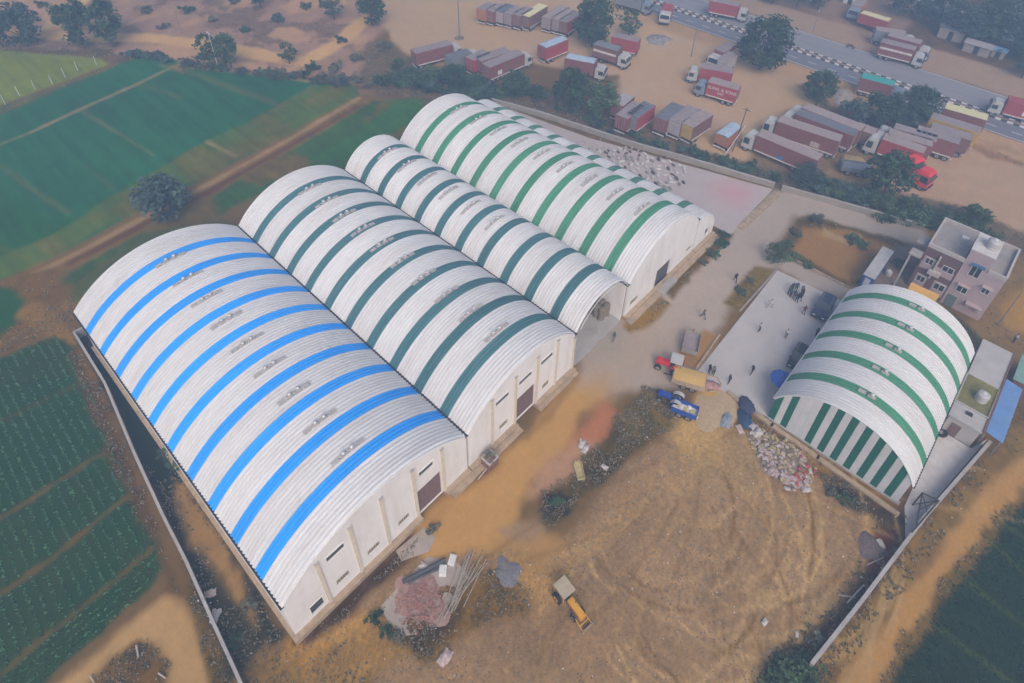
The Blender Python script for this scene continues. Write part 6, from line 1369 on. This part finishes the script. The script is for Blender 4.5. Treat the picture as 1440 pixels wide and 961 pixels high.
for ring in range(3):
    for k in range(n):
        a, b = 2*math.pi*k/n, 2*math.pi*(k+1)/n; r0, r1 = R_*ring/3, R_*(ring+1)/3; z0_, z1_ = 2.35-.5*(ring/3)**2, 2.35-.5*((ring+1)/3)**2
        mb.add([(r0*math.cos(a),r0*math.sin(a),z0_),(r1*math.cos(a),r1*math.sin(a),z1_),(r1*math.cos(b),r1*math.sin(b),z1_),(r0*math.cos(b),r0*math.sin(b),z0_)], [(0,1,2,3)])
mb.build('canopy', mat('deep_blue_cloth',(.03,.10,.42),.7,.1,3), dm); MB().tube((0,0,0),(0,0,2.36),.03).build('pole', M_pole, dm)
for a in range(5): MB().tube((0,0,2.2),(R_*.9*math.cos(a*1.257),R_*.9*math.sin(a*1.257),1.93),.012).build('rib', M_pole, dm)
lb_ = thing('boat_shaped_tank', 'yellowish trough lying in the dark weeds beside the road', 'trough', (30.63,17.90,.05), .9)
M_tr = mat('yellowish_trough',(.48,.40,.20),.8,.15,3)
MB().prism([(-1.0,-.35),(.6,-.42),(1.0,-.1),(1.0,.15),(.6,.42),(-1.0,.35)], 0, .08).build('base', M_tr, lb_)
for a, b in (((-1.0,-.35),(.6,-.42)),((.6,-.42),(1.0,-.1)),((1.0,.15),(.6,.42)),((.6,.42),(-1.0,.35)),((-1.0,.35),(-1.0,-.35))):
    MB().rbx((a[0]+b[0])/2,(a[1]+b[1])/2,.22,math.dist(a,b),.06,.32,math.atan2(b[1]-a[1],b[0]-a[0])).build('side', M_tr, lb_)
# fallen timbers by the right wall and the left dirt island
for lb, a, b, r_ in [('pale bent branch inside the right boundary wall', (37.34,-6.87), (39.89,-7.42), .09), ('second pale branch below the first inside the right wall', (37.49,-6.05), (38.31,-7.25), .07), ('thin pale branch across the rubble by the right wall', (41.77,-6.99), (43.56,-7.91), .07),
        ('pinkish plank on the scrub island of the lower left track', (-6.63,35.30), (-6.87,34.32), .1), ('short pale plank at the lower left of the scrub island', (-10.06,35.89), (-10.00,35.19), .08), ('pale plank at the right of the scrub island', (-6.22,32.07), (-5.98,31.33), .08), ('long white beam on the ledge beside the maroon planter', (22.84,24.72), (24.80,24.93), .08)]:
    tag(MB().tube((*a,.2),(*b,.2),r_,r_*.8,7).build('timber', mat('pale_timber',(.46,.38,.33),.85,.2,3)), lb, 'timber')
# ---------------------------------------------------------------- poles and lamps
def pole(label, p, h, arm=None, m=None, r=.11, lean=(0,0), cross=False, foot=False):
    t = thing('pole', label, 'pole', (*p,0)); m = m or M_pole; tx, ty_ = lean
    MB().tube((0,0,-.1),(tx,ty_,h),r,r*.6,8).build('post', m, t)
    if arm:
        dx, dy = arm; MB().tube((tx,ty_,h-.1),(tx+dx,ty_+dy,h+.3),.05).build('arm', m, t)
        MB().rbx(tx+dx*1.15,ty_+dy*1.15,h+.33,.6,.24,.12,math.atan2(dy,dx)).build('lamp_head', M_cabw, t)
    if cross:
        MB().rbx(tx,ty_,h-.4,1.5,.09,.1,math.pi/2).build('crossarm', m, t)
        for o in (-.6,0,.6): MB().lathe([(.05,0),(.07,.06),(.03,.16)],(tx,ty_+o,h-.35),8).build('insulator', M_sign, t)
    if foot: MB().lathe([(1.2,-.05),(1.0,.12),(.4,.2)],(0,0,0),14).build('earth_foot', mat('pole_foot_earth',(.20,.16,.13),.95), t)
M_woodp = mat('brown_wooden_pole', (.13,.09,.07), .9, .2, 4)
pole('tall pole with a round earth foot in the sandy lot', (90.20,98.65), 12.5, None, M_pole, .13, foot=True)
pole('street lamp pole at the lot edge left of the red container trucks', (118.73,57.32), 8.0, (.9,.2), M_pole)
pole('leaning brown wooden pole beside the blue tarp truck', (93.26,34.07), 8.6, None, M_woodp, .12, (.5,-.3), True)
pole('white pole between the two small trees at the field end', (46.74,123.41), 8.0, None, M_sheetw, .075, cross=True)
pole('slim pale pole rising from the maroon row by the dark grove', (117.93,28.81), 6.2, None, M_pole, .08)
pole('slim pole in the dark grove between the truck groups', (118.86,22.90), 5.0, None, M_pole, .07)
pole('left of the twin posts beside the tall lot tree', (119.23,79.74), 5.0, None, M_woodp, .1); pole('right of the twin posts beside the tall lot tree', (119.93,79.04), 5.0, None, M_woodp, .1)
pole('thin pole at the far end of the arid ground', (48.79,143.49), 6.0, None, M_pole, .08)
pole('curved street lamp beside the pink side of the house', (82.15,-8.78), 6.0, (1.2,-.3), M_pole, .09)
pole('low post at the field edge near the small tree', (55.93,107.43), 3.5, None, M_pole, .07); pole('thin post at the far field edge by the lot', (61.30,101.96), 3.5, None, M_pole, .07)
pole('wooden stake with a lamp on the far highway verge', (149.11,43.73), 4.5, (.5,.2), M_pole, .08)
pole('leaning white edged pole below the blue tarp truck', (91.38,34.53), 6.0, None, M_sign, .09, (1.5,-1.6))
for k, (x, y) in enumerate([(135.9,77.9),(136.6,65.5),(137.0,53.4),(138.1,16.5),(136.2,7.2)]):
    o = pole(ORD[k]+' short reflector post from the left on the highway median', (x,y), 1.6, None, M_woodp, .07)
# fence of the yellow green field
fn = thing('fence', 'low wire fence with white posts along the yellow green field', 'fence', (0,0,0))
fp = [(12.9,138.1),(15.7,139.6),(18.5,140.1),(21.5,140.1),(24.1,141.0),(26.8,142.0),(30.3,141.8)]
for (x, y) in fp: MB().tube((x,y,-.1),(x,y,2.0),.06,.06,8).build('post', M_sheetw, fn)
wr = MB()
for a, b in zip(fp[:-1], fp[1:]):
    for z in (.7,1.2,1.7): wr.tube((*a,z),(*b,z),.012,.012,4)
wr.build('wire', M_pole, fn)
# huts beyond the highway
def hut(label, p, s, rz, wm, rm, h=2.6):
    t = thing('hut', label, 'hut', (*p,0), rz); MB().bx(-s[0]/2,s[0]/2,-s[1]/2,s[1]/2,-.05,h).build('wall', wm, t)
    rf = MB(); n = 8
    for k in range(n): rf.bx(-s[0]/2-.3+(s[0]+.6)*k/n,-s[0]/2-.3+(s[0]+.6)*(k+1)/n-.02,-s[1]/2-.3,s[1]/2+.3,h+.003,h+.06+.02*(k % 2))
    rf.build('roof', rm, t); MB().bx(-s[0]/2-.02,-s[0]/2-.003,-.5,.5,0,2.0).build('door', M_dark, t)
hut('grey roofed hut under the dark trees beyond the highway', (169.07,19.94), (5,5), 0, M_wallb, M_box['slate']); hut('small pale roofed hut near the lilac box truck', (177.99,29.64), (2.4,2.2), 0, M_wallb, M_box['bluesil'], 2.3)
hut('low hut with a light arched sheet roof at the wood edge', (164.36,13.83), (2.6,5), 0, M_wallb, M_box['lilac'], 2.0); hut('tiny stall with a bright blue sheet roof at the wood edge', (165.42,9.93), (2,2.4), 0, M_wallb, mat('pale_blue_sheet',(.20,.36,.60),.6), 1.7)
hut('small whitish kiosk by the trucks at the top edge', (172.05,44.04), (2.2,3), .2, M_sheetw, M_sheetw, 2.4)
# ---------------------------------------------------------------- people
SKIN = mat('brown_skin',(.17,.085,.055),.6,.05,3); HAIR = mat('black_hair',(.012,.011,.011),.6)
def person_mesh(pose):
    q_ = pose; J = {'pel':((0,0,.93),.125),'spn':((.01,0,1.12),.115),'chs':((.0,0,1.33),.135),'nck':((.0,0,1.475),.055),'hd1':((.02,0,1.56),.082),'hd2':((.01,0,1.66),.085),
      'nose':((.115,0,1.585),.018)}
    E = [('pel','spn','shirt'),('spn','chs','shirt'),('chs','nck','shirt'),('nck','hd1','skin'),('hd1','hd2','hair'),('hd1','nose','skin')]
    for s, nm in ((1,'L'),(-1,'R')):
        sw_ = q_['swing']*s; arm = q_['arm'][0 if s > 0 else 1]
        J['hip'+nm] = ((0,s*.095,.86),.095); J['kne'+nm] = ((.02+sw_*.22,s*.105,.48),.062); J['ank'+nm] = ((sw_*.42-.02-(.06 if sw_ < 0 else 0),s*.11,.09+(.04 if sw_ < 0 else 0)),.042); J['toe'+nm] = ((sw_*.42+.15,s*.125,.04),.034)
        J['sho'+nm] = ((0,s*.185,1.385),.062); ex = arm[0]; wx = arm[1]
        J['elb'+nm] = ((ex[0],s*(.185+ex[1]),1.385+ex[2]),.043); J['wri'+nm] = ((wx[0],s*(.185+wx[1]),1.385+wx[2]),.030)
        d = (Vector(J['wri'+nm][0])-Vector(J['elb'+nm][0])).normalized(); wv = Vector(J['wri'+nm][0]); side = Vector((1,0,0)) if abs(d.x) < .8 else Vector((0,0,1))
        J['plm'+nm] = (tuple(wv+d*.06),.032)
        E += [('pel','hip'+nm,'trouser'),('hip'+nm,'kne'+nm,'trouser'),('kne'+nm,'ank'+nm,'trouser'),('ank'+nm,'toe'+nm,'shoe'),('chs','sho'+nm,'shirt'),('sho'+nm,'elb'+nm,'shirt'),('elb'+nm,'wri'+nm,'skin'),('wri'+nm,'plm'+nm,'skin')]
        for f in range(4):
            o = side*((f-1.5)*.019); l = (.085,.095,.09,.07)[f]
            J['f%d'%f+nm] = (tuple(wv+d*.06+o+d*l*.5),.010); J['g%d'%f+nm] = (tuple(wv+d*.06+o+d*l+Vector((0,-s*.015,0))),.008)
            E += [('plm'+nm,'f%d'%f+nm,'skin'),('f%d'%f+nm,'g%d'%f+nm,'skin')]
        J['th'+nm] = (tuple(wv+d*.05+side*.05),.011); E.append(('plm'+nm,'th'+nm,'skin'))
    keys = list(J); me = bpy.data.meshes.new('person_skeleton'); me.from_pydata([J[k][0] for k in keys], [(keys.index(a),keys.index(b)) for a,b,_ in E], [])
    o = bpy.data.objects.new('person_skeleton', me); COL.objects.link(o)
    m = o.modifiers.new('Skin','SKIN'); m.use_smooth_shade = True
    for i, k in enumerate(keys):
        sv = me.skin_vertices[0].data[i]; sv.radius = (J[k][1],)*2; sv.use_root = (k == 'pel')
    s_ = o.modifiers.new('Subdivision','SUBSURF'); s_.levels = 1
    dg = bpy.context.evaluated_depsgraph_get(); out = bpy.data.meshes.new_from_object(o.evaluated_get(dg)); bpy.data.objects.remove(o); bpy.data.meshes.remove(me)
    out.materials.clear()
    names = ['shirt','trouser','skin','hair','shoe']
    for n_ in names: out.materials.append(M_sign)
    segs = [(Vector(J[a][0]),Vector(J[b][0]),names.index(t_)) for a,b,t_ in E]
    for p in out.polygons:
        c = p.center; best = 9; bi = 0
        for a, b, mi in segs:
            d = b-a; t_ = max(0,min(1,(c-a).dot(d)/max(d.length_squared,1e-9))); ds = (c-a-d*t_).length
            if ds < best: best, bi = ds, mi
        if bi == 2 and 1.5 < c.z and c.x < .0: bi = 3
        p.material_index = bi
    return out
HANG = ((.0,.05,-.29),(.06,.06,-.54)); BENT = ((-.02,.07,-.28),(.22,.02,-.30)); UP = ((.12,.14,-.12),(.30,.05,.06)); SWF = ((.14,.05,-.26),(.30,.04,-.46)); SWB = ((-.14,.05,-.26),(-.16,.05,-.52))
POSES = [person_mesh(dict(swing=0,arm=(HANG,HANG))), person_mesh(dict(swing=.8,arm=(SWB,SWF))), person_mesh(dict(swing=.25,arm=(BENT,HANG))), person_mesh(dict(swing=.4,arm=(UP,BENT)))]
CL = {'white': (.66,.65,.64), 'black': (.02,.02,.023), 'dark blue': (.03,.045,.11), 'grey': (.22,.22,.23), 'maroon': (.16,.03,.04), 'teal': (.05,.20,.19), 'brown': (.14,.085,.06), 'red': (.42,.05,.05), 'pale': (.50,.46,.42)}
def person(p, rz, pose, shirt, trou, label, z=.07, group=None, s=1.02):
    o = place('person', POSES[pose], None, (*p,z), rz); o.scale = (s,s,s)
    for i, m in enumerate([mat(shirt.replace(' ','_')+'_cloth', CL[shirt], .9, .1, 5), mat(trou.replace(' ','_')+'_cloth', CL[trou], .9, .1, 5), SKIN, HAIR, mat('brown_shoe_leather',(.05,.035,.03),.7)]):
        o.material_slots[i].link = 'OBJECT'; o.material_slots[i].material = m
    return tag(o, label, 'person', group)
RG = 'people standing in a ring on the court'
ring = [(69.4,12.8),(69.8,12.4),(69.8,11.6),(68.5,11.3),(68.2,12.0),(68.6,12.9),(68.0,11.5),(68.3,12.5),(69.3,11.3)]
cxr, cyr = sum(p[0] for p in ring)/9, sum(p[1] for p in ring)/9
for k, (p, c) in enumerate(zip(ring, [('black','dark blue'),('dark blue','black'),('grey','black'),('black','black'),('dark blue','brown'),('brown','black'),('black','dark blue'),('teal','black'),('maroon','black')])):
    person(p, math.atan2(cyr-p[1], cxr-p[0]), (0,2,0,3,2,0,2,0,2)[k], *c, ['person in black with dark blue trousers at the far left of the ring','person in dark blue at the far side of the ring','person in a grey shirt at the far right of the ring','person all in black with a raised arm in the ring','person in dark blue with brown trousers at the near side of the ring','person in a brown shirt at the left end of the ring','person in black with dark blue trousers nearest the camera in the ring','person in a teal shirt at the lower left of the ring','person in a maroon shirt at the right end of the ring'][k], .07, RG)
for pxy, rz, ps, sh, tr_, lb in [((65.76,19.06),.6,1,'black','black','person in black walking along the grey lane above the verge strip'), ((64.68,13.55),2.0,1,'white','pale','person in white walking on the court towards the ring'), ((66.65,9.95),.5,2,'maroon','brown','person in a maroon shirt standing between the ring and the navy car'),
    ((60.17,12.79),2.2,2,'white','black','person in a white shirt and black trousers in the middle left of the court'), ((61.50,9.96),2.5,0,'white','grey','person in a white shirt and grey trousers in the centre of the court'), ((64.28,7.36),-2.0,0,'black','dark blue','person in black standing by the eave of the small warehouse'),
    ((59.46,8.12),1.8,2,'dark blue','black','person in dark blue standing behind the dusty black car'), ((53.69,10.55),2.6,3,'black','brown','person in black and brown with a raised arm on the near part of the court'), ((50.70,11.87),2.4,2,'dark blue','black','person in dark blue at the near edge of the court'),
    ((50.32,14.23),-.5,0,'black','dark blue','left one of the pair at the corner of the court, dressed in black'), ((50.49,13.77),2.8,0,'grey','black','right one of the pair at the corner of the court, in a grey shirt')]:
    person(pxy, rz, ps, sh, tr_, lb, .07 if 'lane' not in lb else .02)
person((57.22,18.98), 1.2, 1, 'brown', 'dark blue', 'person in brown walking on the dusty grey road above the trailer', .02); person((46.51,25.06), 2.6, 2, 'teal', 'grey', 'person in a teal shirt in front of the open arched warehouse', .02)
person((80.41,-10.81), 2.0, 0, 'white', 'dark blue', 'person in white beside the lamp post near the house', .0) ; person((173.35,28.55), 1.0, 0, 'white', 'black', 'tiny person in white by the huts beyond the highway', 0)
for k, (x, y) in enumerate([(164.0,17.1),(155.2,29.9)][:1]): person((x,y), 1.0, 0, 'red', 'black', 'tiny person in red near the grey hut beyond the highway', 0)
# ---------------------------------------------------------------- air
hz = MB().bx(-1500,1500,-1500,1500,-2.0,67.0).build('haze', None or bpy.data.materials.new('pale_haze'))
hm = hz.data.materials[0]; hm.use_nodes = True; t = hm.node_tree; t.nodes.clear()
ou = t.nodes.new('ShaderNodeOutputMaterial'); pv = t.nodes.new('ShaderNodeVolumePrincipled')
pv.inputs['Color'].default_value = (.46,.68,1.0,1); pv.inputs['Density'].default_value = HAZE_DENSITY; pv.inputs['Anisotropy'].default_value = .2
t.links.new(pv.outputs[0], ou.inputs['Volume'])
hz['kind'] = 'stuff'; hz['label'] = 'pale bluish haze over the whole landscape'; hz['category'] = 'haze'
hz.visible_shadow = True
